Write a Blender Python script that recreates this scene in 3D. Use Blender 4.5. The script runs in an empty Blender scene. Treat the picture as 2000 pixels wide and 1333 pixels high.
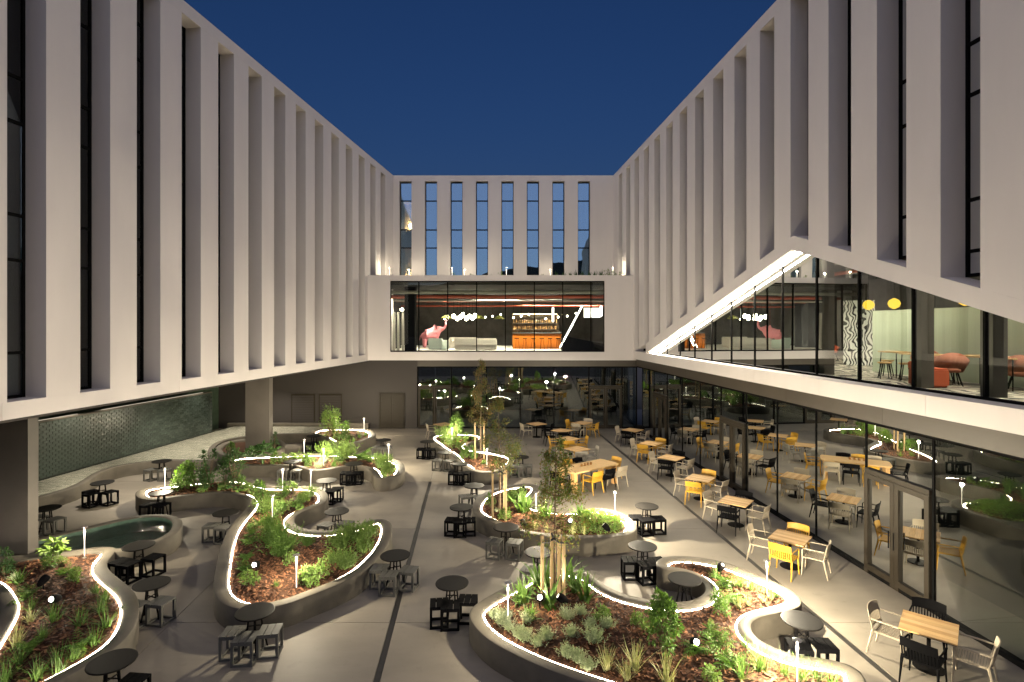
import bpy, bmesh, math, random
import numpy as np
from mathutils import Vector, Matrix, noise
from mathutils.geometry import delaunay_2d_cdt

sc = bpy.context.scene
COL = sc.collection
R = math.radians
rnd = random.Random(7)

# ------------------------------------------------------------------ camera
H, F, HOR = 6.1, 1060.0, 639.0          # eye height, focal length in px of a 2000 px wide frame, horizon row
cd = bpy.data.cameras.new('camera')
cam = bpy.data.objects.new('camera', cd)
COL.objects.link(cam)
cam.location = (0, 0, H)
cam.rotation_euler = (R(90), 0, 0)
cd.sensor_width = 36.0
cd.lens = 36.0 * F / 2000.0
cd.shift_y = (HOR - 666.5) / 2000.0
cd.clip_start = 0.1
cd.clip_end = 3000
sc.camera = cam

# ------------------------------------------------------------------ sky
w = bpy.data.worlds.new('World')
sc.world = w
w.use_nodes = True
nt = w.node_tree
sky = nt.nodes.new('ShaderNodeTexSky')
sky.sky_type = 'NISHITA'
sky.sun_disc = False
sky.sun_elevation = R(0.0)
sky.sun_rotation = R(180)
sky.air_density = 1.0
sky.dust_density = 0.0
sky.ozone_density = 4.2
nt.links.new(sky.outputs[0], nt.nodes['Background'].inputs[0])
nt.nodes['Background'].inputs[1].default_value = 0.175
# soft afterglow of the dusk sky overhead
sl = bpy.data.lights.new('sun', 'SUN')
sl.energy = 1.0
sl.angle = R(150)
sl.color = (0.92, 0.87, 1.0)
so = bpy.data.objects.new('sun', sl)
COL.objects.link(so)
so.rotation_euler = (R(12), 0, 0)
sc.view_settings.view_transform = 'Standard'
sc.view_settings.look = 'None'
sc.view_settings.exposure = 0.4
sc.view_settings.gamma = 1.0
sc.cycles.use_denoising = True
sc.cycles.max_bounces = 7
sc.cycles.diffuse_bounces = 4
sc.cycles.glossy_bounces = 4
sc.cycles.transparent_max_bounces = 16
sc.cycles.caustics_reflective = False
sc.cycles.caustics_refractive = False
sc.cycles.sample_clamp_indirect = 3.0

BOLLARD_W = 460.0
LED_S = 70.0

# ------------------------------------------------------------------ materials
M = {}
def newmat(name):
    m = bpy.data.materials.new(name)
    m.use_nodes = True
    n = m.node_tree
    for x in list(n.nodes):
        n.nodes.remove(x)
    out = n.nodes.new('ShaderNodeOutputMaterial')
    M[name] = m
    return m, n, out
def pbr(name, col, rough=0.6, spec=0.5, metal=0.0, var=0.0, scale=4.0, bump=0.0, bscale=40.0, stretch=None, island=0.0, trans=0.0, emit=None, es=0.0, coat=0.0):
    m, n, out = newmat(name)
    b = n.nodes.new('ShaderNodeBsdfPrincipled')
    b.inputs['Base Color'].default_value = (*col, 1)
    b.inputs['Roughness'].default_value = rough
    b.inputs['Specular IOR Level'].default_value = spec
    b.inputs['Metallic'].default_value = metal
    b.inputs['Coat Weight'].default_value = coat
    if emit:
        b.inputs['Emission Color'].default_value = (*emit, 1)
        b.inputs['Emission Strength'].default_value = es
    tc = n.nodes.new('ShaderNodeTexCoord')
    vec = tc.outputs['Object']
    if stretch:
        mp = n.nodes.new('ShaderNodeMapping')
        mp.inputs['Scale'].default_value = stretch
        n.links.new(vec, mp.inputs['Vector'])
        vec = mp.outputs['Vector']
    cur = None
    if var > 0:
        t = n.nodes.new('ShaderNodeTexNoise')
        t.inputs['Scale'].default_value = scale
        t.inputs['Detail'].default_value = 6
        t.inputs['Roughness'].default_value = 0.62
        n.links.new(vec, t.inputs['Vector'])
        r = n.nodes.new('ShaderNodeMapRange')
        r.inputs[1].default_value = 0.3; r.inputs[2].default_value = 0.7
        r.inputs[3].default_value = 1 - var; r.inputs[4].default_value = 1 + var
        n.links.new(t.outputs['Fac'], r.inputs[0])
        cur = r.outputs[0]
        rr = n.nodes.new('ShaderNodeMapRange')
        rr.inputs[3].default_value = rough * 0.85; rr.inputs[4].default_value = min(1, rough * 1.15)
        n.links.new(t.outputs['Fac'], rr.inputs[0])
        n.links.new(rr.outputs[0], b.inputs['Roughness'])
    if island > 0:
        g = n.nodes.new('ShaderNodeNewGeometry')
        r = n.nodes.new('ShaderNodeMapRange')
        r.inputs[3].default_value = 1 - island; r.inputs[4].default_value = 1 + island
        n.links.new(g.outputs['Random Per Island'], r.inputs[0])
        if cur:
            mu = n.nodes.new('ShaderNodeMath'); mu.operation = 'MULTIPLY'
            n.links.new(cur, mu.inputs[0]); n.links.new(r.outputs[0], mu.inputs[1])
            cur = mu.outputs[0]
        else:
            cur = r.outputs[0]
    if cur:
        hs = n.nodes.new('ShaderNodeVectorMath'); hs.operation = 'SCALE'
        hs.inputs[0].default_value = col
        n.links.new(cur, hs.inputs['Scale'])
        n.links.new(hs.outputs[0], b.inputs['Base Color'])
    if bump > 0:
        t2 = n.nodes.new('ShaderNodeTexNoise')
        t2.inputs['Scale'].default_value = bscale
        t2.inputs['Detail'].default_value = 4
        n.links.new(vec, t2.inputs['Vector'])
        bp = n.nodes.new('ShaderNodeBump')
        bp.inputs['Strength'].default_value = bump
        bp.inputs['Distance'].default_value = 0.01
        n.links.new(t2.outputs['Fac'], bp.inputs['Height'])
        n.links.new(bp.outputs[0], b.inputs['Normal'])
    if trans > 0:
        tr = n.nodes.new('ShaderNodeBsdfTranslucent')
        tr.inputs[0].default_value = (col[0]*1.3, col[1]*1.5, col[2]*0.7, 1)
        mx = n.nodes.new('ShaderNodeMixShader'); mx.inputs[0].default_value = trans
        n.links.new(b.outputs[0], mx.inputs[1]); n.links.new(tr.outputs[0], mx.inputs[2])
        n.links.new(mx.outputs[0], out.inputs[0])
    else:
        n.links.new(b.outputs[0], out.inputs[0])
    return m
def emis(name, col, s):
    m, n, out = newmat(name)
    e = n.nodes.new('ShaderNodeEmission')
    e.inputs[0].default_value = (*col, 1); e.inputs[1].default_value = s
    n.links.new(e.outputs[0], out.inputs[0])
    return m
def glass(name, tint, refl, wav=0.04, wscale=0.5, rough=0.0, ior=1.45, gcol=(0.92, 0.95, 0.93)):
    m, n, out = newmat(name)
    t = n.nodes.new('ShaderNodeBsdfTransparent'); t.inputs[0].default_value = (*tint, 1)
    g = n.nodes.new('ShaderNodeBsdfGlossy'); g.inputs['Roughness'].default_value = rough
    g.inputs[0].default_value = (*gcol, 1)
    fr = n.nodes.new('ShaderNodeFresnel'); fr.inputs[0].default_value = ior
    r = n.nodes.new('ShaderNodeMapRange')
    r.inputs[3].default_value = refl; r.inputs[4].default_value = 1.0
    n.links.new(fr.outputs[0], r.inputs[0])
    mx = n.nodes.new('ShaderNodeMixShader')
    n.links.new(r.outputs[0], mx.inputs[0]); n.links.new(t.outputs[0], mx.inputs[1]); n.links.new(g.outputs[0], mx.inputs[2])
    if wav:
        tc = n.nodes.new('ShaderNodeTexCoord')
        no = n.nodes.new('ShaderNodeTexNoise'); no.inputs['Scale'].default_value = wscale; no.inputs['Detail'].default_value = 1
        n.links.new(tc.outputs['Object'], no.inputs['Vector'])
        bp = n.nodes.new('ShaderNodeBump'); bp.inputs['Strength'].default_value = wav; bp.inputs['Distance'].default_value = 0.1
        n.links.new(no.outputs['Fac'], bp.inputs['Height'])
        n.links.new(bp.outputs[0], g.inputs['Normal'])
    n.links.new(mx.outputs[0], out.inputs[0])
    return m

pbr('render_white', (0.61, 0.57, 0.545), 0.8, 0.25, var=0.05, scale=0.6, stretch=(1, 1, 0.25), bump=0.12, bscale=90)
pbr('concrete_floor', (0.178, 0.157, 0.126), 0.62, 0.3, var=0.2, scale=0.5, bump=0.05, bscale=25, stretch=(0.6, 1.6, 1))
def floor_mat():
    m = M['concrete_floor']; n = m.node_tree
    b = [x for x in n.nodes if x.type == 'BSDF_PRINCIPLED'][0]
    src = b.inputs['Base Color'].links[0].from_socket
    tc = n.nodes.new('ShaderNodeTexCoord')
    def mul(src, fac):
        v = n.nodes.new('ShaderNodeVectorMath'); v.operation = 'SCALE'
        n.links.new(src, v.inputs[0]); n.links.new(fac, v.inputs['Scale']); return v.outputs[0]
    for sc_, a, b2, lo, hi in ((0.16, .35, .65, .82, 1.14), (3.5, .62, .74, 1.0, .86), (11, .66, .78, 1.0, .8)):
        t = n.nodes.new('ShaderNodeTexNoise'); t.inputs['Scale'].default_value = sc_; t.inputs['Detail'].default_value = 5; t.inputs['Distortion'].default_value = .6
        n.links.new(tc.outputs['Object'], t.inputs['Vector'])
        r = n.nodes.new('ShaderNodeMapRange'); r.inputs[1].default_value = a; r.inputs[2].default_value = b2; r.inputs[3].default_value = lo; r.inputs[4].default_value = hi
        n.links.new(t.outputs['Fac'], r.inputs[0]); src = mul(src, r.outputs[0])
    n.links.new(src, b.inputs['Base Color'])
floor_mat()
pbr('concrete_planter', (0.088, 0.077, 0.060), 0.75, 0.25, var=0.22, scale=1.8, bump=0.18, bscale=40)
pbr('concrete_column', (0.08, 0.07, 0.061), 0.6, 0.4, var=0.14, scale=0.9, bump=0.08, bscale=30)
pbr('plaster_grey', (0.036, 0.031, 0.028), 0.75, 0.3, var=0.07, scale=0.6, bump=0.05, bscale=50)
pbr('joint_dark', (0.04, 0.037, 0.032), 0.9)
pbr('drain_metal', (0.025, 0.023, 0.02), 0.5, 0.5)
pbr('black_frame', (0.006, 0.006, 0.006), 0.8, 0.03)
pbr('bronze_frame', (0.026, 0.021, 0.015), 0.5, 0.12)
pbr('bronze_band', (0.05, 0.041, 0.032), 0.35, 0.3, var=0.12, scale=0.7)
pbr('spandrel', (0.12, 0.13, 0.14), 0.2, 0.6)
pbr('curtain_dark', (0.06, 0.054, 0.046), 0.35, 0.5, var=0.5, scale=1.0, stretch=(14, 14, 0.02))
pbr('curtain_tan', (0.22, 0.16, 0.10), 0.8, 0.2, var=0.4, scale=1.0, stretch=(11, 11, 0.02))
pbr('dark_room', (0.018, 0.018, 0.02), 0.8, 0.2, var=0.3, scale=0.5)
pbr('dark_floor', (0.02, 0.019, 0.018), 0.5, 0.4)
glass('glass_ground', (0.78, 0.84, 0.80), 0.058, 0.035, 0.35, ior=1.3)
glass('glass_rear', (0.74, 0.80, 0.76), 0.15, 0.06, 0.45, ior=1.3)
glass('glass_lobby', (0.93, 0.96, 0.93), 0.035, 0.03, 0.4, ior=1.2)
glass('glass_window', (0.6, 0.65, 0.65), 0.42, 0.05, 0.8, gcol=(0.50, 0.76, 1.0))
glass('glass_window_side', (0.75, 0.78, 0.78), 0.05, 0.0)
pbr('table_compact', (0.011, 0.010, 0.009), 0.55, 0.06, var=0.4, scale=60)
pbr('metal_black', (0.006, 0.0055, 0.0055), 0.7, 0.03)
pbr('stool_grey', (0.075, 0.073, 0.065), 0.65, 0.2, var=0.12, scale=6, bump=0.05)
pbr('stool_black', (0.004, 0.004, 0.0045), 0.8, 0.02)
pbr('plastic_yellow', (0.46, 0.255, 0.026), 0.5, 0.3)
pbr('plastic_beige', (0.34, 0.29, 0.215), 0.55, 0.3)
pbr('plastic_black', (0.004, 0.004, 0.0045), 0.7, 0.03)
pbr('plastic_grey', (0.27, 0.25, 0.21), 0.5, 0.4)
for k, c in enumerate([(0.68, 0.45, 0.20), (0.62, 0.39, 0.165), (0.72, 0.49, 0.235), (0.56, 0.33, 0.13)]):
    pbr('wood%d' % k, c, 0.5, 0.35, var=0.2, scale=3.0, stretch=(1.2, 16, 16), bump=0.05, bscale=8)
pbr('stake_wood', (0.25, 0.175, 0.09), 0.75, 0.2, var=0.25, scale=4, stretch=(12, 12, 0.6))
pbr('rubber', (0.012, 0.012, 0.012), 0.7)
pbr('soil', (0.05, 0.026, 0.016), 0.95, 0.1, var=0.4, scale=14, bump=0.6, bscale=45)
pbr('bark', (0.118, 0.054, 0.027), 0.85, 0.2, island=0.75)
pbr('trunk', (0.12, 0.085, 0.055), 0.9, 0.1, var=0.3, scale=20)
LEAF = {
 'leaf_green': (0.065, 0.115, 0.024), 'leaf_dark': (0.035, 0.075, 0.022), 'leaf_lime': (0.098, 0.15, 0.036),
 'leaf_silver': (0.28, 0.31, 0.22), 'leaf_straw': (0.27, 0.26, 0.13), 'leaf_olive': (0.10, 0.10, 0.025), 'leaf_rust': (0.12, 0.075, 0.022),
}
for k, c in LEAF.items():
    pbr(k, tuple(v*1.18 for v in c), 0.55, 0.3, island=0.45, trans=0.28)
pbr('tile_green', (0.034, 0.046, 0.038), 0.26, 0.5, island=0.3, var=0.2, scale=8, bump=0.25, bscale=9)
pbr('tile_rear', (0.05, 0.075, 0.05), 0.3, 0.5, var=0.3, scale=3)
pbr('grout', (0.03, 0.035, 0.03), 0.9)
m = pbr('basin_tile', (0.42, 0.39, 0.33), 0.6, 0.2, var=0.35, scale=2.2, stretch=(1, 5, 1))
pbr('pool_tile', (0.05, 0.085, 0.065), 0.3, 0.5, var=0.3, scale=5)
def water_mat():
    m, n, out = newmat('water')
    t = n.nodes.new('ShaderNodeBsdfTransparent'); t.inputs[0].default_value = (0.93, 0.95, 0.91, 1)
    g = n.nodes.new('ShaderNodeBsdfGlossy'); g.inputs['Roughness'].default_value = 0.05
    fr = n.nodes.new('ShaderNodeFresnel'); fr.inputs[0].default_value = 1.27
    tc = n.nodes.new('ShaderNodeTexCoord')
    no = n.nodes.new('ShaderNodeTexNoise'); no.inputs['Scale'].default_value = 7; no.inputs['Detail'].default_value = 3; no.inputs['Distortion'].default_value = 0.8
    n.links.new(tc.outputs['Object'], no.inputs['Vector'])
    bp = n.nodes.new('ShaderNodeBump'); bp.inputs['Strength'].default_value = 0.45; bp.inputs['Distance'].default_value = 0.12
    n.links.new(no.outputs['Fac'], bp.inputs['Height'])
    n.links.new(bp.outputs[0], g.inputs['Normal']); n.links.new(bp.outputs[0], fr.inputs['Normal'])
    mx = n.nodes.new('ShaderNodeMixShader')
    n.links.new(fr.outputs[0], mx.inputs[0]); n.links.new(t.outputs[0], mx.inputs[1]); n.links.new(g.outputs[0], mx.inputs[2])
    n.links.new(mx.outputs[0], out.inputs[0])
water_mat()
WARM = (1.0, 0.87, 0.63)
def led_mat():
    m, n, out = newmat('led')
    e = n.nodes.new('ShaderNodeEmission'); e.inputs[0].default_value = (1.0, 0.86, 0.66, 1)
    tc = n.nodes.new('ShaderNodeTexCoord')
    no = n.nodes.new('ShaderNodeTexNoise'); no.inputs['Scale'].default_value = 1.1; no.inputs['Detail'].default_value = 3
    n.links.new(tc.outputs['Object'], no.inputs['Vector'])
    r = n.nodes.new('ShaderNodeMapRange'); r.inputs[1].default_value = .3; r.inputs[2].default_value = .7; r.inputs[3].default_value = LED_S*.35; r.inputs[4].default_value = LED_S*1.5
    n.links.new(no.outputs['Fac'], r.inputs[0]); n.links.new(r.outputs[0], e.inputs[1]); n.links.new(e.outputs[0], out.inputs[0])
led_mat()
emis('coping_glow', (1.0, 0.87, 0.68), 0.5)
emis('led_facade', (1.0, 0.90, 0.70), 260)
emis('lamp_glow', (1.0, 0.88, 0.70), 3)
emis('spot_lens', (1.0, 0.90, 0.74), 450)
emis('neon', (1.0, 0.93, 0.82), 9)
emis('bulb', (1.0, 0.88, 0.66), 30)
emis('bulb_yellow', (1.0, 0.60, 0.06), 1.3)
emis('lounge_fill_strip', (1.0, 0.88, 0.70), 330)
emis('lobby_fill_strip', (1.0, 0.88, 0.70), 800)
emis('panel_white', (1.0, 0.93, 0.8), 2.2)
emis('shelf_pink', (1.0, 0.45, 0.8), 3.0)
pbr('lobby_floor', (0.66, 0.62, 0.56), 0.35, 0.5)
pbr('lobby_wall', (0.085, 0.08, 0.072), 0.7, var=0.4, scale=1.2)
pbr('lobby_ceiling', (0.02, 0.02, 0.02), 0.9)
pbr('pipe_red', (0.38, 0.07, 0.035), 0.5)
pbr('pipe_grey', (0.30, 0.28, 0.25), 0.5)
pbr('sofa_white', (0.62, 0.58, 0.50), 0.85, var=0.05)
pbr('sofa_mint', (0.45, 0.52, 0.46), 0.85)
pbr('bar_orange', (0.62, 0.17, 0.012), 0.4, 0.5, var=0.1, scale=3, stretch=(12, 12, 0.1))
pbr('bar_top', (0.10, 0.095, 0.085), 0.3)
pbr('pink', (0.72, 0.25, 0.29), 0.5)
pbr('orange_fabric', (0.40, 0.075, 0.025), 0.8)
pbr('salmon', (0.42, 0.15, 0.085), 0.7)
pbr('bottle', (0.35, 0.2, 0.08), 0.2, island=0.8)
pbr('jar_brown', (0.16, 0.075, 0.02), 0.2, 0.6)
pbr('frosted', (0.36, 0.40, 0.31), 0.6, 0.3, var=0.12, scale=1.0, stretch=(5, 5, 0.02))
pbr('warm_wall', (0.62, 0.45, 0.26), 0.7)
pbr('bar_back', (0.12, 0.085, 0.05), 0.6, var=0.5, scale=2.5)
emis('shelf_warm', (1.0, .75, .4), 14)
emis('bedroom_lamp', (1.0, .75, .45), 160)
pbr('hill', (0.012, 0.016, 0.014), 1.0)
def mural_mat():
    m, n, out = newmat('mural')
    b = n.nodes.new('ShaderNodeBsdfPrincipled'); b.inputs['Roughness'].default_value = 0.6
    tc = n.nodes.new('ShaderNodeTexCoord')
    wv = n.nodes.new('ShaderNodeTexWave'); wv.inputs['Scale'].default_value = 2.6; wv.inputs['Distortion'].default_value = 16; wv.inputs['Detail'].default_value = 1.0; wv.inputs['Detail Scale'].default_value = 0.9
    n.links.new(tc.outputs['Object'], wv.inputs['Vector'])
    cr = n.nodes.new('ShaderNodeValToRGB')
    cr.color_ramp.elements[0].position = 0.36; cr.color_ramp.elements[0].color = (0.02, 0.02, 0.02, 1)
    cr.color_ramp.elements[1].position = 0.44; cr.color_ramp.elements[1].color = (0.75, 0.74, 0.7, 1)
    n.links.new(wv.outputs['Fac'], cr.inputs[0]); n.links.new(cr.outputs[0], b.inputs['Base Color'])
    n.links.new(b.outputs[0], out.inputs[0])
mural_mat()
def carpet_mat():
    m, n, out = newmat('carpet')
    b = n.nodes.new('ShaderNodeBsdfPrincipled'); b.inputs['Roughness'].default_value = 0.95
    tc = n.nodes.new('ShaderNodeTexCoord')
    wv = n.nodes.new('ShaderNodeTexWave'); wv.inputs['Scale'].default_value = 0.8; wv.inputs['Distortion'].default_value = 22; wv.inputs['Detail'].default_value = 1.5
    n.links.new(tc.outputs['Object'], wv.inputs['Vector'])
    cr = n.nodes.new('ShaderNodeValToRGB')
    cr.color_ramp.elements[0].position = 0.40; cr.color_ramp.elements[0].color = (0.05, 0.045, 0.04, 1)
    cr.color_ramp.elements[1].position = 0.50; cr.color_ramp.elements[1].color = (0.35, 0.32, 0.27, 1)
    n.links.new(wv.outputs['Fac'], cr.inputs[0]); n.links.new(cr.outputs[0], b.inputs['Base Color'])
    n.links.new(b.outputs[0], out.inputs[0])
carpet_mat()

# ------------------------------------------------------------------ mesh helpers
class MB:
    def __init__(self):
        self.v = []; self.f = []; self.m = []; self.cur = 0
    def add(self, vs, fs):
        o = len(self.v)
        self.v.extend([tuple(p) for p in vs])
        for f in fs:
            self.f.append(tuple(i + o for i in f)); self.m.append(self.cur)
        return self
    def box(self, c, s, rz=0.0):
        x, y, z = s[0]/2, s[1]/2, s[2]/2
        ca, sa = math.cos(rz), math.sin(rz)
        vs = []
        for dz in (-z, z):
            for dx, dy in ((-x, -y), (x, -y), (x, y), (-x, y)):
                vs.append((c[0] + dx*ca - dy*sa, c[1] + dx*sa + dy*ca, c[2] + dz))
        return self.hexa(vs)
    def hexa(self, vs):
        return self.add(vs, [(3, 2, 1, 0), (4, 5, 6, 7), (0, 1, 5, 4), (1, 2, 6, 5), (2, 3, 7, 6), (3, 0, 4, 7)])
    def prism(self, poly, z0, z1):
        n = len(poly)
        vs = [(p[0], p[1], z0) for p in poly] + [(p[0], p[1], z1) for p in poly]
        fs = [tuple(range(n - 1, -1, -1)), tuple(range(n, 2*n))]
        fs += [(i, (i+1) % n, n + (i+1) % n, n + i) for i in range(n)]
        return self.add(vs, fs)
    def tube(self, pts, rads, n=8, caps=True):
        pts = [Vector(p) for p in pts]
        if not isinstance(rads, (list, tuple)):
            rads = [rads]*len(pts)
        vs = []; fs = []
        for i, p in enumerate(pts):
            d = (pts[min(i+1, len(pts)-1)] - pts[max(i-1, 0)]).normalized()
            a = d.orthogonal().normalized() if abs(d.z) > 0.9 else d.cross(Vector((0, 0, 1))).normalized()
            b = d.cross(a)
            for k in range(n):
                t = 2*math.pi*k/n
                q = p + (a*math.cos(t) + b*math.sin(t))*rads[i]
                vs.append(tuple(q))
        for i in range(len(pts)-1):
            for k in range(n):
                fs.append((i*n+k, i*n+(k+1) % n, (i+1)*n+(k+1) % n, (i+1)*n+k))
        if caps:
            fs.append(tuple(range(n-1, -1, -1))); fs.append(tuple(range((len(pts)-1)*n, len(pts)*n)))
        return self.add(vs, fs)
    def lathe(self, prof, n=20, c=(0, 0, 0)):
        vs = []; fs = []
        for r, z in prof:
            for k in range(n):
                t = 2*math.pi*k/n
                vs.append((c[0] + r*math.cos(t), c[1] + r*math.sin(t), c[2] + z))
        for i in range(len(prof)-1):
            for k in range(n):
                fs.append((i*n+k, i*n+(k+1) % n, (i+1)*n+(k+1) % n, (i+1)*n+k))
        fs.append(tuple(range(n-1, -1, -1))); fs.append(tuple(range((len(prof)-1)*n, len(prof)*n)))
        return self.add(vs, fs)
    def leaf(self, p, d, up, L, W, bend=0.25):
        d = d.normalized(); s = d.cross(up)
        s = s.normalized() if s.length > 1e-4 else Vector((1, 0, 0))
        nrm = s.cross(d)
        a = p; b = p + d*L*0.5 + s*W*0.5 + nrm*L*0.06; c = p + d*L - nrm*L*bend; e = p + d*L*0.5 - s*W*0.5 + nrm*L*0.06
        return self.add([a, b, c, e], [(0, 1, 2), (0, 2, 3)])
    def blade(self, p, d, L, W, droop, seg=3, twist=0.0):
        p = Vector(p); d = Vector(d).normalized()
        s = d.cross(Vector((0, 0, 1)))
        s = s.normalized() if s.length > 1e-3 else Vector((math.cos(twist), math.sin(twist), 0))
        vs = []; q = p.copy(); dd = d.copy()
        for i in range(seg+1):
            t = i/seg
            wd = W*(1 - t**2.2)*0.5 + 0.001
            vs.append(q - s*wd); vs.append(q + s*wd)
            q = q + dd*(L/seg)
            dd = (dd + Vector((0, 0, -droop/seg))).normalized()
        return self.add(vs, [(2*i, 2*i+1, 2*i+3, 2*i+2) for i in range(seg)])
    def mesh(self, name, mats, smooth=False):
        me = bpy.data.meshes.new(name)
        me.from_pydata(self.v, [], self.f)
        mats = mats if isinstance(mats, (list, tuple)) else [mats]
        for k in mats:
            me.materials.append(M[k])
        if len(mats) > 1:
            me.polygons.foreach_set('material_index', self.m)
        if smooth:
            me.polygons.foreach_set('use_smooth', [True]*len(me.polygons))
        me.update()
        return me
    def build(self, name, mats, parent=None, smooth=False):
        return mk(name, self.mesh(name, mats, smooth), parent)
def mk(name, me, parent=None, loc=(0, 0, 0), rz=0.0, s=None):
    o = bpy.data.objects.new(name, me)
    COL.objects.link(o)
    o.location = loc
    o.rotation_euler = (0, 0, rz)
    if s:
        o.scale = s if isinstance(s, (tuple, list)) else (s, s, s)
    if parent:
        o.parent = parent
    return o
def tag(o, label, cat=None, group=None, kind=None):
    o['label'] = label
    if cat: o['category'] = cat
    if group: o['group'] = group
    if kind: o['kind'] = kind
    return o
def thing(name, label, cat, loc=(0, 0, 0), rz=0.0, group=None):
    return tag(mk(name, None, None, loc, rz), label, cat, group)
def dup(root, loc, rz=0.0, s=None):
    r = root.copy(); COL.objects.link(r); r.location = loc; r.rotation_euler = (0, 0, rz)
    if s: r.scale = (s, s, s)
    for ch in root.children:
        c = ch.copy(); COL.objects.link(c); c.parent = r
        for g in ch.children:
            d = g.copy(); COL.objects.link(d); d.parent = c
    return r
ORD = ['first', 'second', 'third', 'fourth', 'fifth', 'sixth', 'seventh', 'eighth', 'ninth', 'tenth', 'eleventh', 'twelfth', 'thirteenth', 'fourteenth', 'fifteenth', 'sixteenth', 'seventeenth', 'eighteenth', 'nineteenth', 'twentieth']
def nth(i, n):
    if n == 1: return ''
    if i == 0: return 'leftmost '
    if i == n-1: return 'rightmost '
    return ORD[i] + ' from left '
def G(x, y, z=0.0):                       # a floor point from where it is seen: plane at height z
    Y = (H - z)*F/(y - HOR)
    return Vector(((x - 1000)/F*Y, Y, z))
def imx(p):
    return 1000 + F*p[0]/max(p[1], 0.1)

# ------------------------------------------------------------------ ground and courtyard floor
g = MB(); g.add([(-900, -900, -0.06), (900, -900, -0.06), (900, 900, -0.06), (-900, 900, -0.06)], [(0, 1, 2, 3)])
tag(g.build('ground', 'joint_dark'), 'dark ground sheet under and around the courtyard', kind='structure')
# low wooded ridge behind the viewpoint, mirrored in the rear windows
hb = MB(); N = 60
for i in range(N):
    for k in (0, 1):
        pass
vs = []; fs = []
for i in range(N+1):
    t = i/N; x = -420 + 840*t
    hh = 48 + 22*noise.noise((x*0.006, 0, 0)) + 9*noise.noise((x*0.03, 4, 0))
    vs += [(x, -260, -1), (x, -330, hh), (x, -420, -1)]
for i in range(N):
    fs += [(3*i, 3*i+3, 3*i+4, 3*i+1), (3*i+1, 3*i+4, 3*i+5, 3*i+2)]
tag(MB().add(vs, fs).build('hills', 'hill'), 'low dark wooded ridge far behind the viewpoint', kind='structure')

floor = tag(mk('courtyard_floor', None), 'polished grey concrete courtyard floor in large slabs', kind='structure')
SL = -0.074                                # plan slope of everything parallel to the right wing
def rot_slab(u, v):                        # u across, v along the right wing direction
    return (u + SL*v, v)
us = [-24, -19.5, -15, -10.5, -6.2, -1.64, 2.8, 7.28, 11.5]
vs_ = [-2, 3.0, 8.0, 11.2, 16.4, 21.4, 26.2, 30.45, 34.0]
for a in range(len(us)-1):
    for b in range(len(vs_)-1):
        gp = 0.006
        u0, u1, v0, v1 = us[a]+gp, us[a+1]-gp, vs_[b]+gp, vs_[b+1]-gp
        if abs(us[a+1] - -1.64) < .01 and v1 < 25: u1 -= 0.056
        if abs(us[a] - -1.64) < .01 and v1 < 25: u0 += 0.056
        if abs(us[a+1] - 7.28) < .01: u1 -= 0.06
        if abs(us[a] - 7.28) < .01: u0 += 0.06
        if abs(vs_[b+1]-30.45) < .01 and a >= 4 and a <= 6: v1 -= 0.05
        if abs(vs_[b]-30.45) < .01 and a >= 4 and a <= 6: v0 += 0.05
        MB().prism([rot_slab(u0, v0), rot_slab(u1, v0), rot_slab(u1, v1), rot_slab(u0, v1)], -0.05, 0.0).build('slab', 'concrete_floor', floor)
def drain(u, v0, v1, wd, label):
    t = thing('drain_channel', label, 'drain')
    MB().prism([rot_slab(u-wd/2, v0), rot_slab(u+wd/2, v0), rot_slab(u+wd/2, v1), rot_slab(u-wd/2, v1)], -0.055, -0.035).build('channel', 'drain_metal', t)
    gr = MB(); v = v0
    while v < v1:
        gr.prism([rot_slab(u-wd/2+.004, v), rot_slab(u+wd/2-.004, v), rot_slab(u+wd/2-.004, v+.02), rot_slab(u-wd/2+.004, v+.02)], -0.03, -0.004)
        v += 0.032
    o = gr.build('grate', 'drain_metal', t); o['kind'] = 'stuff'
drain(-1.64, 3, 24.9, 0.11, 'narrow dark drain channel running beside the left planters')
drain(7.28, 3, 30.5, 0.115, 'dark slotted drain channel along the row of square tables')
t = thing('drain_channel', 'thin dark drain line across the rear of the courtyard', 'drain')
MB().box((-1.5, 30.45, -0.03), (13.0, 0.085, 0.03)).build('channel', 'drain_metal', t)

# ------------------------------------------------------------------ the wings
ROOF = 16.45
def LX(Y): return -12.39 + 0.1155*Y
def RX(Y): return 9.64 - 0.0733*Y
nl = math.hypot(1, 0.1155); nr = math.hypot(1, 0.0733)
def LP(Y, d, Z):                           # point on the left facade, d metres behind the face
    return (LX(Y) - d/nl, Y + d*0.1155/nl, Z)
def RP(Y, d, Z):
    return (RX(Y) + d/nr, Y + d*0.0733/nr, Z)
def fbox(PF, Y0, Y1, d0, d1, Za, Zb, name, mat, parent, Zc=None, Zd=None):
    # slab on a facade: bottom heights Za (at Y0), Zc (at Y1), top Zb / Zd
    Zc = Za if Zc is None else Zc; Zd = Zb if Zd is None else Zd
    b = MB()
    vs = [PF(Y0, d0, Za), PF(Y1, d0, Zc), PF(Y1, d1, Zc), PF(Y0, d1, Za), PF(Y0, d0, Zb), PF(Y1, d0, Zd), PF(Y1, d1, Zd), PF(Y0, d1, Zb)]
    b.hexa(vs if PF is RP else [vs[i] for i in (1, 0, 3, 2, 5, 4, 7, 6)])
    return b.build(name, mat, parent)
FLO = [3.2*k for k in range(6)]
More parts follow.
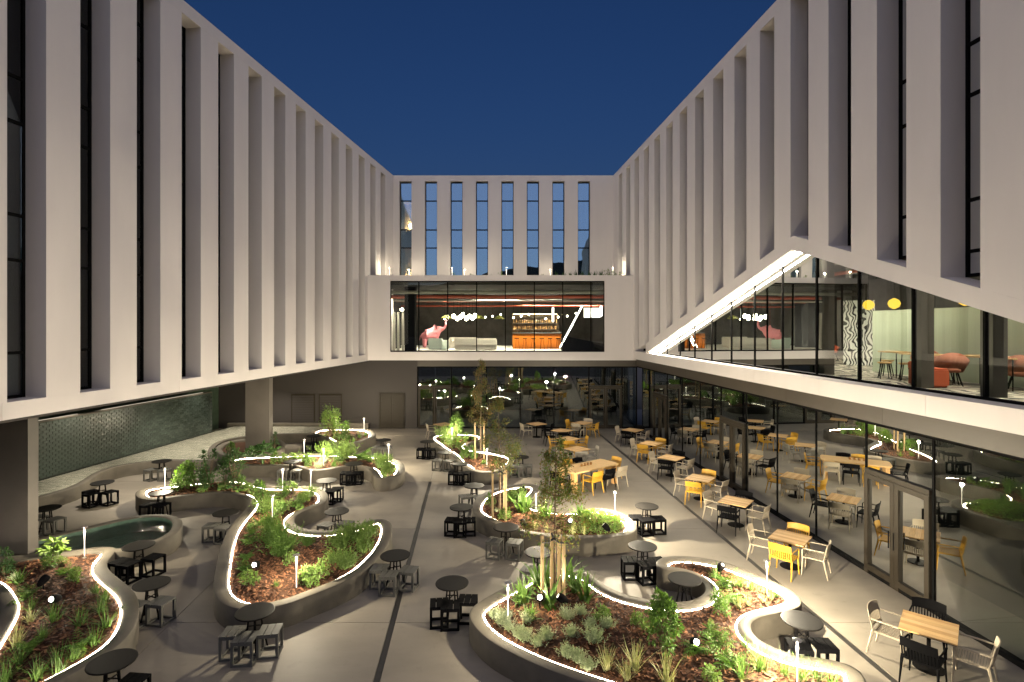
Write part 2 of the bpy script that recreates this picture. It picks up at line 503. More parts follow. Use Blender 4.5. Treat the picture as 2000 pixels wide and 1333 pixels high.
def slot_window(PF, Y0, Y1, d, zb, zt, parent, zb1=None):
    """black-framed glazing strip at the back of a slot, split in short spandrels and tall panes"""
    zb1 = zb if zb1 is None else zb1
    zlow = max(zb, zb1) + 0.0
    fr = MB()
    def fb(a, b_, za, zbb, dd=0.0, zc=None):
        vs = [PF(a, d-0.03-dd, za), PF(b_, d-0.03-dd, zc if zc else za), PF(b_, d+0.05, zc if zc else za), PF(a, d+0.05, za), PF(a, d-0.03-dd, zbb), PF(b_, d-0.03-dd, zbb), PF(b_, d+0.05, zbb), PF(a, d+0.05, zbb)]
        fr.hexa(vs)
    fb(Y0, Y0+0.06, zb, zt); fb(Y1-0.06, Y1, zb1, zt)
    fb(Y0+.06, Y1-.06, zt-0.07, zt); fb(Y0+.06, Y1-.06, zlow-0.002, zlow+0.07)
    levels = []
    z = 4.45 + 0.0
    seq = []
    while z < zt:
        seq.append((z, z+1.05, 's')); seq.append((z+1.05, z+3.2, 't')); z += 3.2
    out = []
    for a, b_, k in seq:
        a2, b2 = max(a, zlow+0.07), min(b_, zt-0.07)
        if b2 - a2 > 0.12: out.append((a2, b2, k))
    wo = fr
    for i, (a, b_, k) in enumerate(out[1:]):
        fb(Y0+.06, Y1-.06, a-0.035, a+0.035)
    wobj = fr.build('window', 'black_frame', parent)
    for a, b_, k in out:
        pb = MB()
        pb.hexa([PF(Y0+.06, d, a), PF(Y1-.06, d, a), PF(Y1-.06, d+0.015, a), PF(Y0+.06, d+0.015, a), PF(Y0+.06, d, b_), PF(Y1-.06, d, b_), PF(Y1-.06, d+0.015, b_), PF(Y0+.06, d+0.015, b_)])
        pb.build('pane', 'glass_window_side', wobj)
    for a, b_, k in out:
        pb = MB()
        pb.hexa([PF(Y0+.06, d+.1, a), PF(Y1-.06, d+.1, a), PF(Y1-.06, d+0.13, a), PF(Y0+.06, d+0.13, a), PF(Y0+.06, d+.1, b_), PF(Y1-.06, d+.1, b_), PF(Y1-.06, d+0.13, b_), PF(Y0+.06, d+0.13, b_)])
        pb.build('blind' if k == 't' else 'spandrel', 'curtain_dark' if k == 't' else 'spandrel', wobj)

left = thing('hotel_wing', 'white left wing with tall vertical fins raised above the courtyard', 'building', (0, 0, 0))
Y0S, PIT, SW = 11.85, 1.755, 0.878
ZB, ZS, ZT = 4.07, 4.45, 16.03
ks = range(-5, 14)
fbox(LP, 1.2, 37.07, 0, 0.645, ZT, ROOF, 'parapet', 'render_white', left)
def panels(PF, Ya, Yb, d0, d1, za, zb, name, mat, parent, stp):
    y = Ya
    while y < Yb - .05:
        e = min(y + stp, Yb)
        fbox(PF, y+.004, e-.004, d0, d1, za, zb, name, mat, parent); y = e
    fbox(PF, Ya, Yb, d0+.02, d1, za+.004, zb-.004, name, mat, parent)
panels(LP, 1.2, 37.07, 0, 0.645, ZB, ZS, 'base_band', 'render_white', left, 5.27)
prev = 1.2
for k in ks:
    a = Y0S + PIT*k; b_ = a + SW
    fbox(LP, prev, a, 0.004, 0.64, ZS, ZT, 'pier', 'render_white', left)
    slot_window(LP, a, b_, 0.58, ZS, ZT, left)
    prev = b_
fbox(LP, prev, 37.07, 0.004, 0.64, ZS, ZT, 'pier', 'render_white', left)
fbox(LP, 1.2, 41, 0.76, 9.0, ZB+.02, ROOF-0.25, 'core', 'dark_room', left)
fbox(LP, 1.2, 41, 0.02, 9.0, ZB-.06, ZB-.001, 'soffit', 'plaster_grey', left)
# blade columns
def col_blade(xa, xb, Yc, th):
    b = MB(); s = 0.1155
    b.prism([(xa, Yc), (xb, Yc), (xb + s*th, Yc+th), (xa + s*th, Yc+th)], 0, ZB-.061)
    return b.build('column', 'concrete_column', left)
col_blade(-15.2, -12.22, 13.7, 0.27)
col_blade(-12.48, -11.36, 25.4, 0.30)

right = thing('hotel_wing', 'white right wing with vertical fins and a triangular glazed opening', 'building')
RB, RS = 4.2, 4.65                          # white fascia under the opening
AP = (16.4, 8.44)
def open_z(Y):                              # lower edge of the fins' diagonal band
    return AP[1] - 0.276*(Y-AP[0]) if Y > AP[0] else AP[1] - 0.33*(AP[0]-Y)
def fin_z(Y):
    return 7.89 - 0.265*(Y-19.9) if Y > 16.3 else 8.84 - 0.335*(16.3-Y)
fbox(RP, 1.0, 37.2, 0, 0.645, ZT, ROOF, 'parapet', 'render_white', right)
panels(RP, 1.0, 32.5, 0, 0.62, RB, RS, 'base_band', 'render_white', right, 3.514)
YL = 30.15
Ys = []
Y0R = 10.30
yb = [1.0]
slots = []
for k in range(-5, 15):
    slots.append((Y0R + 1.757*k, Y0R + 1.757*k + SW))
def zf(Y): return max(fin_z(Y), RS)
prev = 1.0
def pier_r(a, b_):
    if a < 16.3 < b_:
        fbox(RP, a, 16.3, 0.004, 0.64, zf(a), ZT, 'pier', 'render_white', right, Zc=zf(16.3))
        fbox(RP, 16.3, b_, 0.004, 0.64, zf(16.3), ZT, 'pier', 'render_white', right, Zc=zf(b_))
    else:
        fbox(RP, a, b_, 0.004, 0.64, zf(a), ZT, 'pier', 'render_white', right, Zc=zf(b_))
for a, b_ in slots:
    pier_r(prev, a)
    slot_window(RP, a, b_, 0.58, zf(a), ZT, right, zf(b_))
    prev = b_
pier_r(prev, 37.2)
# diagonal bands
def band(Ya, Yb):
    fbox(RP, Ya, Yb, 0, 0.62, max(open_z(Ya), RS-.001), zf(Ya), 'diagonal_band', 'render_white', right, Zc=max(open_z(Yb), RS-.001), Zd=zf(Yb))
band(4.9, 16.3); band(16.3, 16.4); band(16.4, 30.13)
fbox(RP, 1.0, 4.9, 0, 0.62, RS, zf(1.0), 'diagonal_band', 'render_white', right, Zd=zf(4.9))
fbox(RP, 30.13, 32.5, 0, 0.62, RS, RS+0.02, 'diagonal_band', 'render_white', right, Zd=RS+0.02)
# led line under the left diagonal
fb_ = MB()
for (Ya, Yb) in ((16.5, 30.9),):
    za, zb = open_z(Ya)-0.012, open_z(Yb)-0.012
    fb_.hexa([RP(Ya, .33, za-.03), RP(Yb, .33, zb-.03), RP(Yb, .38, zb-.03), RP(Ya, .38, za-.03), RP(Ya, .33, za), RP(Yb, .33, zb), RP(Yb, .38, zb), RP(Ya, .38, za)])
fb_.build('light_line', 'led_facade', right)
# core behind the fins (above the lounge)
fbox(RP, 1.0, 41, 0.76, 8.0, 8.95, ROOF-0.25, 'core', 'dark_room', right)
# lounge glazing, one pane per bay
GD = 0.55
my = sorted([Y0R + 1.757*k + 0.44 for k in range(-3, 12)])
lw = MB().box((0, 0, -50), (0.01, 0.01, 0.01))
lw = MB()
def rquad(b, Ya, Yb, d0, d1, za, zb, zc, zd):
    b.hexa([RP(Ya, d0, za), RP(Yb, d0, zb), RP(Yb, d1, zb), RP(Ya, d1, za), RP(Ya, d0, zc), RP(Yb, d0, zd), RP(Yb, d1, zd), RP(Ya, d1, zc)])
rquad(lw, 4.0, 31, GD-.03, GD+.05, RS-.01, RS-.01, RS+.06, RS+.06)
for Y in my:
    if open_z(Y) > RS+.1:
        rquad(lw, Y-.025, Y+.025, GD-.03, GD+.06, RS, RS, open_z(Y-.025)+.05, open_z(Y+.025)+.05)
lw = lw.build('lounge_window', 'black_frame', right)
edges = [4.9] + [y for y in my if 5.2 < y < 30] + [30.0]
for a, b_ in zip(edges[:-1], edges[1:]):
    segs = [(a, b_)] if not (a < AP[0] < b_) else [(a, AP[0]), (AP[0], b_)]
    for p, q in segs:
        pb = MB(); rquad(pb, p+.025*(p == a), q-.025*(q == b_), GD, GD+.014, RS+.06, RS+.06, max(open_z(p), RS+.07)+.03, max(open_z(q), RS+.07)+.03)
        pb.build('pane', 'glass_lobby', lw)
# lounge room
ro = MB(); rquad(ro, 3, 38, 0.62, 9.5, RB+.02, RB+.02, RS-.02, RS-.02); ro.build('lounge_floor', 'carpet', right)
rc = MB(); rquad(rc, 3, 38, 0.625, 9.5, 8.72, 8.72, 8.9, 8.9); rc.build('lounge_ceiling', 'lobby_ceiling', right)
rw = MB(); rquad(rw, 3, 38, 9.3, 9.5, RS, RS, 8.7, 8.7); rw.build('lounge_back_wall', 'lobby_wall', right)
for yy in (12.8, 11.1 - .05, 20.1, 16.3, 23.4):
    p = RP(yy, 1.05, 0); MB().box((p[0], p[1], (RS+8.7)/2), (0.30, 0.30, 8.7-RS-.03)).build('lounge_column', 'concrete_column', right)
# bronze band and ground floor glazing
GG = 0.22
panels(RP, 1.0, 32.2, GG-.12, GG+.1, 3.78, RB-.003, 'bronze_band', 'bronze_band', right, 3.96)
rm = [29.4 - 1.98*k for k in range(15)]
fr = MB()
rquad(fr, 1.7, 32.3, GG-.06, GG+.06, 0.0, 0.0, 0.10, 0.10)
rquad(fr, 1.7, 32.3, GG-.05, GG+.05, 3.70, 3.70, 3.775, 3.775)
for Y in rm + [31.4]:
    rquad(fr, Y-.027, Y+.027, GG-.018, GG+.12, .1, .1, 3.7, 3.7)
gw = fr.build('glazed_front', 'black_frame', right)
doors_r = {13.56: 11.58, 21.48: 19.5, 29.4: 27.42}
def door_pair(PFQ, name, parent):
    pass
prevs = [31.4] + rm
for hi, lo in zip(prevs[:-1], prevs[1:]):
    isd = any(abs(hi-k) < .05 for k in doors_r)
    if not isd:
        pb = MB(); rquad(pb, lo+.03, hi-.03, GG, GG+.014, .1, .1, 3.7, 3.7); pb.build('pane', 'glass_ground', gw)
    else:
        pb = MB(); rquad(pb, lo+.03, hi-.03, GG, GG+.014, 2.6, 2.6, 3.7, 3.7); pb.build('pane', 'glass_ground', gw)
        mid = (lo+hi)/2
        d = MB(); rquad(d, lo+.03, hi-.03, GG-.08, GG+.08, 2.48, 2.48, 2.6, 2.6)
        for (p, q) in ((lo+.03, mid-.005), (mid+.005, hi-.03)):
            rquad(d, p, p+.12, GG-.09, GG+.05, .02, .02, 2.475, 2.475)
            rquad(d, q-.12, q, GG-.09, GG+.05, .02, .02, 2.475, 2.475)
            rquad(d, p+.12, q-.12, GG-.09, GG+.05, .105, .105, .25, .25)
            rquad(d, p+.12, q-.12, GG-.09, GG+.05, 2.36, 2.36, 2.475, 2.475)
        do = d.build('door', 'bronze_frame', right)
        for (p, q) in ((lo+.03, mid-.005), (mid+.005, hi-.03)):
            pb = MB(); rquad(pb, p+.12, q-.12, GG-.03, GG-.016, .25, .25, 2.36, 2.36); pb.build('pane', 'glass_ground', do)
            hb = MB(); hy = q-.07 if p < mid-.1 and q < mid+.1 else p+.07
            hb.tube([RP(hy, GG-.16, .95), RP(hy, GG-.16, 1.35)], .015, 6); hb.build('handle', 'black_frame', do)
gi = MB(); rquad(gi, 1.0, 40, GG+.3, 7.0, -.04, -.04, -.006, -.006); gi.build('interior_floor', 'dark_floor', right)
gi = MB(); rquad(gi, 1.0, 40, 6.8, 7.0, 0, 0, 4.1, 4.1); gi.build('interior_wall', 'dark_room', right)
gi = MB(); rquad(gi, 1.0, 40, GG+.11, 7.0, 3.9, 3.9, 4.1, 4.1); gi.build('interior_ceiling', 'dark_room', right)

# ------------------------------------------------------------------ rear block
rear = thing('rear_block', 'white rear building with slit windows above a projecting glazed lobby box', 'building')
YB = 37.07
def bx(x0, x1, y0, y1, z0, z1, name, mat, parent):
    return MB().box(((x0+x1)/2, (y0+y1)/2, (z0+z1)/2), (x1-x0, y1-y0, z1-z0)).build(name, mat, parent)
def PXB(x): return (x-1000)/F*YB
sx = [779.8 + 49.83*k for k in range(8)]
prevx = PXB(700)
SLB, SLT = 9.1, H + (HOR-354)*YB/F
bx(PXB(700), PXB(1260), YB, YB+.5, SLT, ROOF, 'parapet', 'render_white', rear)
lit = {0}
for i, x in enumerate(sx):
    a, b_ = PXB(x), PXB(x+24)
    bx(prevx, a, YB, YB+.5, SLB, SLT, 'pier', 'render_white', rear)
    prevx = b_
    fr = MB()
    yf = YB+0.30
    def fx(x0, x1, z0, z1): fr.box(((x0+x1)/2, yf+.04, (z0+z1)/2), (x1-x0, .1, z1-z0))
    fx(a, a+.05, SLB, SLT); fx(b_-.05, b_, SLB, SLT)
    zl = [H + (HOR-y)*YB/F for y in (354, 391, 448, 483.5)] + [SLB]
    for zz in zl[1:4]: fx(a+.05, b_-.05, zz-.035, zz+.035)
    fx(a+.05, b_-.05, SLT-.07, SLT); fx(a+.05, b_-.05, SLB, SLB+.06)
    wo = fr.build('window', 'black_frame', rear)
    for j in range(4):
        z1, z0 = zl[j]-.035, zl[j+1]+.035
        bx(a+.05, b_-.05, yf+.04, yf+.052, z0, z1, 'pane', 'glass_window', wo)
        if j in (0, 2):
            bx(a+.05, b_-.05, yf+.14, yf+.17, z0, z1, 'spandrel', 'spandrel', wo)
        elif not (i == 0):
            bx(a+.05 + (0.25 if i in (3, 4) else 0), b_-.05, yf+.14, yf+.17, z0, z1, 'curtain', 'curtain_tan' if (i, j) in ((2, 3), (5, 3), (7, 1), (7, 3)) else 'curtain_dark', wo)
        else:
            # lit bedroom behind the first slit
            r = MB()
            r.box(((a+b_)/2+.3, yf+2.2, (z0+z1)/2), (3.0, .05, z1-z0+.5))
            r.box(((a+b_)/2+.3, yf+1.2, z0-.3), (3.0, 2.0, .05))
            r.box(((a+b_)/2+.3, yf+1.2, z1+.3), (3.0, 2.0, .05))
            r.build('bedroom', 'warm_wall', wo)
            MB().lathe([(0.05, -.14), (0.13, 0.0), (0.16, .12), (0.08, .16)], 10, ((a+b_)/2-.05, yf+1.9, z0+.55)).build('bedside_lamp', 'bedroom_lamp', wo)
bx(prevx, PXB(1260), YB, YB+.5, SLB, SLT, 'pier', 'render_white', rear)
bx(PXB(700)-2, PXB(778)-.05, YB+.505, YB+6, 9.3, ROOF-.3, 'core', 'dark_room', rear)
bx(PXB(810)+1.0, PXB(1260)+2, YB+.72, YB+6, 9.3, ROOF-.3, 'core', 'dark_room', rear)
# projecting box
YF = 32.5
def PXF(x, Y=YF): return (x-1000)/F*Y
BT, BBt, WT, WB_ = 9.2, 4.1, 8.86, 4.6
bx(LX(YF)-.3, PXF(762), YF, YF+.35, BBt, BT, 'box_face', 'render_white', rear)
bx(PXF(1181), RX(YF)+.3, YF, YF+.35, BBt, BT, 'box_face', 'render_white', rear)
bx(PXF(762), PXF(1181), YF, YF+.35, WT, BT, 'box_face', 'render_white', rear)
bx(PXF(762), PXF(1181), YF, YF+.35, BBt, WB_, 'box_face', 'render_white', rear)
bx(LX(YF)-.3, RX(YF)+.3, YF+.355, YB+.1, 8.75, 9.0, 'terrace', 'concrete_planter', rear)
# lobby window
fr = MB(); yw = YF+.14
for x in (763, 818, 874.5, 931, 987, 1043.6, 1099, 1154, 1180):
    c = PXF(x, yw); fr.box((c, yw, (WT+WB_)/2), (.055, .12, WT-WB_-.14))
fr.box(((PXF(762)+PXF(1181))/2, yw, WT-.04), (PXF(1181)-PXF(762)-.01, .14, .075)); fr.box(((PXF(762)+PXF(1181))/2, yw, WB_+.04), (PXF(1181)-PXF(762)-.01, .14, .075))
lobw = fr.build('lobby_window', 'black_frame', rear)
xs = (763, 818, 874.5, 931, 987, 1043.6, 1099, 1154, 1180)
for a, b_ in zip(xs[:-1], xs[1:]):
    bx(PXF(a, yw)+.028, PXF(b_, yw)-.028, yw, yw+.014, WB_+.08, WT-.08, 'pane', 'glass_lobby', lobw)
# lobby room
bx(-10.5, 9.0, YF+.36, 48, 4.3, 4.5, 'lobby_floor', 'lobby_floor', rear)
bx(-10.5, 9.0, YF+.36, 48, 8.66, 8.74, 'lobby_ceiling', 'lobby_ceiling', rear)
bx(-10.5, 9.0, 47.5, 48, 4.5, 8.65, 'lobby_back_wall', 'lobby_wall', rear)
bx(-10.7, -10.5, YF+.36, 47.4, 4.5, 8.65, 'lobby_side_wall', 'lobby_wall', rear)
bx(8.0, 8.2, YF+.36, 47.4, 4.5, 8.65, 'lobby_side_wall', 'lobby_wall', rear)
bx(-6.85, -6.2, 34.6, 35.25, 4.5, 8.65, 'lobby_column', 'metal_black', rear)
# ground floor of the rear: plaster wall, doors, bronze band, glazing
bx(-21, PXF(815), YF+.1, YF+.5, 0, BBt-.002, 'rear_wall', 'plaster_grey', rear)
bx(PXF(815)+.003, RX(YF)+.25, YF+.05, YF+.4, 3.73, BBt-.003, 'bronze_band', 'bronze_band', rear)
for x0, x1 in ((568, 614), (622, 667)):
    d = MB(); a, b_ = PXF(x0), PXF(x1)
    d.box(((a+b_)/2, YF+.085, 1.04), (b_-a, .03, 2.08))
    do = d.build('door', 'bronze_frame', rear)
    for k in range(13):
        bx(a+.06, b_-.06, YF+.05, YF+.068, .12+k*.145, .12+k*.145+.125, 'louvre', 'plaster_grey', do)
a, b_ = PXF(740), PXF(790)
d = MB(); d.box((a+.03, YF+.06, 1.04), (.06, .08, 2.08)); d.box((b_-.03, YF+.06, 1.04), (.06, .08, 2.08)); d.box(((a+b_)/2, YF+.06, 2.1), (b_-a, .08, .06)); d.box(((a+b_)/2, YF+.075, 1.03), (b_-a-.13, .03, 2.05))
do = d.build('door', 'bronze_frame', rear)
for k in range(24):
    for (p, q) in ((a+.08, (a+b_)/2-.03), ((a+b_)/2+.03, b_-.08)):
        bx(p, q, YF+.03, YF+.055, .06+k*.083, .06+k*.083+.066, 'louvre', 'bronze_frame', do)
yg = YF+.15
xs = (816, 882, 950, 1016, 1082, 1150, 1215, 1243)
fr = MB()
for x in xs: fr.box((PXF(x, yg), yg, 1.9), (.06, .14, 3.64))
fr.box(((PXF(816)+PXF(1243))/2, yg, .04), (PXF(1243)-PXF(816), .12, .08)); fr.box(((PXF(816)+PXF(1243))/2, yg, 3.69), (PXF(1243)-PXF(816), .12, .07))
gw = fr.build('glazed_front', 'black_frame', rear)
for a, b_ in zip(xs[:-1], xs[1:]):
    x0, x1 = PXF(a, yg)+.03, PXF(b_, yg)-.03
    if a in (816, 1150):
        bx(x0, x1, yg, yg+.014, 2.58, 3.65, 'pane', 'glass_rear', gw)
        d = MB(); mid = (x0+x1)/2
        d.box((mid, yg, 2.53), (x1-x0, .16, .1))
        for p, q in ((x0, mid-.004), (mid+.004, x1)):
            d.box((p+.06, yg-.02, 1.24), (.12, .14, 2.47)); d.box((q-.06, yg-.02, 1.24), (.12, .14, 2.47))
            d.box(((p+q)/2, yg-.02, .12), (q-p-.24, .14, .2)); d.box(((p+q)/2, yg-.02, 2.42), (q-p-.24, .14, .12))
        do = d.build('door', 'bronze_frame', rear)
        for p, q in ((x0, mid-.004), (mid+.004, x1)):
            bx(p+.12, q-.12, yg-.01, yg+.004, .22, 2.36, 'pane', 'glass_rear', do)
            bx((q-.1 if q < mid else p+.07), (q-.07 if q < mid else p+.1), yg-.16, yg-.13, .95, 1.35, 'handle', 'black_frame', do)
    else:
        bx(x0, x1, yg, yg+.014, .08, 3.65, 'pane', 'glass_rear', gw)
bx(-5.6, 7.4, YF+.42, 40, -.05, -.007, 'interior_floor', 'dark_floor', rear)
bx(-5.6, 8.5, 39.8, 40, 0, 4.1, 'interior_wall', 'dark_room', rear)
bx(-5.8, -5.63, YF+.52, 39.7, 0, 4.1, 'interior_wall', 'dark_room', rear)

# ------------------------------------------------------------------ curved planters
def spline(pts, closed=True, step=0.07, smooth=3):
    pts = [np.array(p[:2], float) for p in pts]
    n = len(pts); out = []
    rng = range(n) if closed else range(n-1)
    for i in rng:
        if closed:
            p0, p1, p2, p3 = pts[(i-1) % n], pts[i], pts[(i+1) % n], pts[(i+2) % n]
        else:
            p0, p1, p2, p3 = pts[max(i-1, 0)], pts[i], pts[i+1], pts[min(i+2, n-1)]
        d1 = max(np.linalg.norm(p1-p0), 1e-3)**.5; d2 = max(np.linalg.norm(p2-p1), 1e-3)**.5; d3 = max(np.linalg.norm(p3-p2), 1e-3)**.5
        m1 = (p2-p1) if (not closed and i == 0) else ((p1-p0)/d1 - (p2-p0)/(d1+d2) + (p2-p1)/d2)*d2
        m2 = (p2-p1) if (not closed and i == n-2) else ((p2-p1)/d2 - (p3-p1)/(d2+d3) + (p3-p2)/d3)*d2
        k = max(2, int(np.linalg.norm(p2-p1)/0.04))
        for j in range(k):
            t = j/k
            out.append((2*t**3-3*t**2+1)*p1 + (t**3-2*t**2+t)*m1 + (-2*t**3+3*t**2)*p2 + (t**3-t**2)*m2)
    if not closed: out.append(pts[-1])
    a = np.array(out)
    def resamp(a):
        b = np.vstack([a, a[:1]]) if closed else a
        L = np.concatenate([[0], np.cumsum(np.linalg.norm(np.diff(b, axis=0), axis=1))])
        m = max(8, int(L[-1]/step))
        s = np.linspace(0, L[-1], m, endpoint=not closed)
        return np.stack([np.interp(s, L, b[:, 0]), np.interp(s, L, b[:, 1])], 1)
    a = resamp(a)
    for _ in range(smooth*4):
        if closed: a = (np.roll(a, 1, 0) + 2*a + np.roll(a, -1, 0))/4
        else: a[1:-1] = (a[:-2] + 2*a[1:-1] + a[2:])/4
    return resamp(a)
def offset(a, d, closed=True):
    if closed: t = np.roll(a, -1, 0) - np.roll(a, 1, 0)
    else: t = np.gradient(a, axis=0)
    t /= np.linalg.norm(t, axis=1)[:, None] + 1e-9
    n = np.stack([-t[:, 1], t[:, 0]], 1)
    b = a + n*d
    for _ in range(10):
        if closed: b = (np.roll(b, 1, 0) + 2*b + np.roll(b, -1, 0))/4
        else: b[1:-1] = (b[:-2] + 2*b[1:-1] + b[2:])/4
    return b
def area(a): return 0.5*np.sum(a[:, 0]*np.roll(a[:, 1], -1) - np.roll(a[:, 0], -1)*a[:, 1])
def inside(a, x, y):
    x0, y0 = a[:, 0], a[:, 1]; x1, y1 = np.roll(x0, -1), np.roll(y0, -1)
    c = ((y0 > y) != (y1 > y)) & (x < (x1-x0)*(y-y0)/(y1-y0+1e-12)+x0)
    return bool(np.sum(c) % 2)
def bdist(a, x, y):
    return float(np.sqrt(np.min((a[:, 0]-x)**2 + (a[:, 1]-y)**2)))
ZR = 0.48
def ring(b, loops, closed=True):
    """skin a list of (loop, z) rings"""
    n = len(loops[0][0]); vs = []; fs = []
    for a, z in loops: vs += [(p[0], p[1], z) for p in a]
    for k in range(len(loops)-1):
        for i in range(n if closed else n-1):
            j = (i+1) % n
            fs.append((k*n+i, k*n+j, (k+1)*n+j, (k+1)*n+i))
    b.add(vs, fs)
    return b
class Planter: pass
PL = {}
def planter(key, phrase, label, px, rim=0.28, mound=0.22, ledon=True, zr=ZR, soil='soil', chips=True):
    P = Planter(); P.phrase = phrase; P.key = key
    a = spline([G(x, y, zr) for x, y in px])
    if area(a) < 0: a = a[::-1].copy()
    P.out = a
    P.inn = offset(a, rim)
    P.zr = zr; P.mound = mound
    c = a.mean(0)
    t = thing('planter', label, 'planter', (c[0], c[1], 0))
    P.obj = t
    def loc(A): return A - c
    b = MB()
    o = loc(a); ob = loc(offset(a, .012)); i_ = loc(P.inn); ib = loc(offset(a, rim-.055))
    ring(b, [(o, 0.0), (o, zr-.015), (ob, zr), (ib, zr), (i_, zr-.045), (i_, zr-.22)])
    b.build('wall', 'concrete_planter', t, smooth=True)
    # soil
    rr = random.Random(len(PL)+3)
    inn = P.inn
    def sz(x, y):
        d = bdist(inn, x, y)
        return zr - .09 + mound*(1-math.exp(-d*1.6)) + 0.05*noise.noise((x*1.3, y*1.3, 1.7)) + .018*noise.noise((x*6, y*6, 3))
    P.sz = sz
    lo, hi = inn.min(0), inn.max(0)
    bd = inn[::2]
    pts = [Vector((p[0], p[1])) for p in bd]
    x = lo[0]
    while x < hi[0]:
        y = lo[1]
        while y < hi[1]:
            xx, yy = x + rr.uniform(-.05, .05), y + rr.uniform(-.05, .05)
            if inside(inn, xx, yy) and bdist(inn, xx, yy) > .08: pts.append(Vector((xx, yy)))
            y += .2
        x += .2
    nb = len(bd)
    res = delaunay_2d_cdt(pts, [(i, (i+1) % nb) for i in range(nb)], [], 1, 1e-5)
    b = MB(); b.add([(p.x-c[0], p.y-c[1], sz(p.x, p.y)) for p in res[0]], [tuple(f) for f in res[2]])
    b.build('soil', soil, t, smooth=True)
    if chips:
        b = MB(); A = abs(area(inn)); dens = 420 if c[1] < 20 else 200
        k = 0
        while k < A*dens:
            xx, yy = rr.uniform(lo[0], hi[0]), rr.uniform(lo[1], hi[1])
            if not inside(inn, xx, yy): continue
            k += 1
            z = sz(xx, yy) + rr.uniform(0.002, .028)
            ang = rr.uniform(0, 6.28); tl = rr.uniform(-.5, .5)
            d = Vector((math.cos(ang), math.sin(ang), tl)).normalized()
            s = d.cross(Vector((rr.uniform(-.5, .5), rr.uniform(-.5, .5), 1))).normalized()
            L, W = rr.uniform(.025, .06), rr.uniform(.012, .022)
            p = Vector((xx-c[0], yy-c[1], z))
            b.add([p-d*L-s*W*.7, p+d*L*.9-s*W, p+d*L+s*W*.8, p-d*L*.8+s*W], [(0, 1, 2, 3)])
        ob_ = b.build('bark_mulch', 'bark', t); ob_['kind'] = 'stuff'
    if ledon:
        l0 = loc(offset(a, rim+.006)); l1 = loc(offset(a, rim+.022))
        b = MB(); ring(b, [(l0, zr-.060), (l0, zr-.042), (l1, zr-.042), (l1, zr-.060), (l0, zr-.060)])
        b.build('led_strip', 'led', t)
    PL[key] = P
    return P

planter('P1', 'bottom left planter', 'curved concrete planter in the bottom left corner beside the pool', [
 (-80, 1092), (0, 1087), (70, 1082), (140, 1075), (195, 1068), (228, 1068), (224, 1080), (212, 1092), (208, 1101), (212, 1111), (223, 1122), (240, 1135), (258, 1150), (268, 1166), (272, 1183), (270, 1203),
 (262, 1226), (245, 1250), (220, 1270), (190, 1290), (160, 1307), (125, 1325), (80, 1350), (20, 1375), (-60, 1380), (-110, 1340), (-60, 1290), (-25, 1240), (-8, 1212), (0, 1192), (-8, 1172), (-30, 1145), (-80, 1130)])
planter('P2', 'S-shaped planter', 'large S-shaped concrete planter left of the centre with glowing inner rim', [
 (264, 965), (270, 957), (290, 951), (330, 946), (370, 941), (420, 937), (477, 935), (512, 945), (550, 950), (590, 949), (615, 951), (632, 957), (641, 967), (641, 975), (632, 984), (610, 992), (590, 1000), (577, 1009), (574, 1017),
 (577, 1024), (587, 1031), (607, 1035), (637, 1037), (665, 1034), (687, 1029), (707, 1021), (727, 1014), (747, 1012), (760, 1016), (766, 1028), (764, 1047), (755, 1067), (742, 1085), (722, 1105), (700, 1122), (670, 1137), (640, 1150), (607, 1162),
 (575, 1175), (540, 1185), (500, 1191), (465, 1191), (440, 1182), (422, 1167), (417, 1150), (419, 1125), (424, 1100), (429, 1075), (436, 1055), (447, 1032), (465, 1010), (477, 997), (484, 986), (482, 977), (472, 970), (450, 965), (425, 963),
 (400, 965), (375, 968), (347, 971), (320, 975), (295, 977), (272, 974)])
planter('P3', 'long planter before the rear column', 'long wavy concrete planter in front of the rear column', [
 (440, 902), (455, 908), (482, 910), (525, 910), (555, 910), (575, 911), (590, 915), (605, 919), (625, 920), (645, 917), (670, 912), (695, 911), (715, 914), (726, 921), (730, 931), (741, 936), (757, 935), (780, 929), (790, 917), (789, 907),
 (780, 900), (762, 895), (740, 890), (700, 888), (650, 886), (600, 886), (550, 888), (500, 890), (455, 894)], mound=.15)
planter('P3b', 'rear planter with the tall hedge', 'small rear planter with a tall hedge plant near the grey wall', [
 (605, 845), (625, 838), (650, 837), (687, 836), (717, 838), (732, 844), (734, 851), (722, 857), (700, 864), (675, 868), (655, 867), (642, 861), (632, 855), (617, 851)], mound=.12)
planter('P4', 'planter near the rear glass', 'narrow planter with a staked tree close to the rear glass', [
 (836, 855), (846, 849), (865, 846), (900, 846), (937, 848), (948, 854), (940, 860), (922, 865), (914, 870), (922, 876), (950, 880), (970, 883), (990, 887), (1004, 892), (1007, 900), (995, 910), (975, 920), (950, 924), (925, 921), (907, 912), (892, 900), (880, 887), (867, 880), (850, 867)], mound=.12)
planter('P5', 'kidney-shaped middle planter', 'kidney-shaped concrete planter in the middle beside the long wooden table', [
 (921, 997), (922, 987), (932, 972), (950, 960), (975, 952), (1000, 947), (1025, 944), (1047, 946), (1056, 953), (1050, 963), (1040, 973), (1041, 984), (1060, 992), (1097, 996), (1137, 994), (1170, 992), (1200, 997), (1225, 1007), (1242, 1022), (1245, 1035),
 (1235, 1043), (1200, 1049), (1150, 1052), (1100, 1051), (1050, 1046), (1012, 1039), (980, 1028), (950, 1016), (930, 1006)])
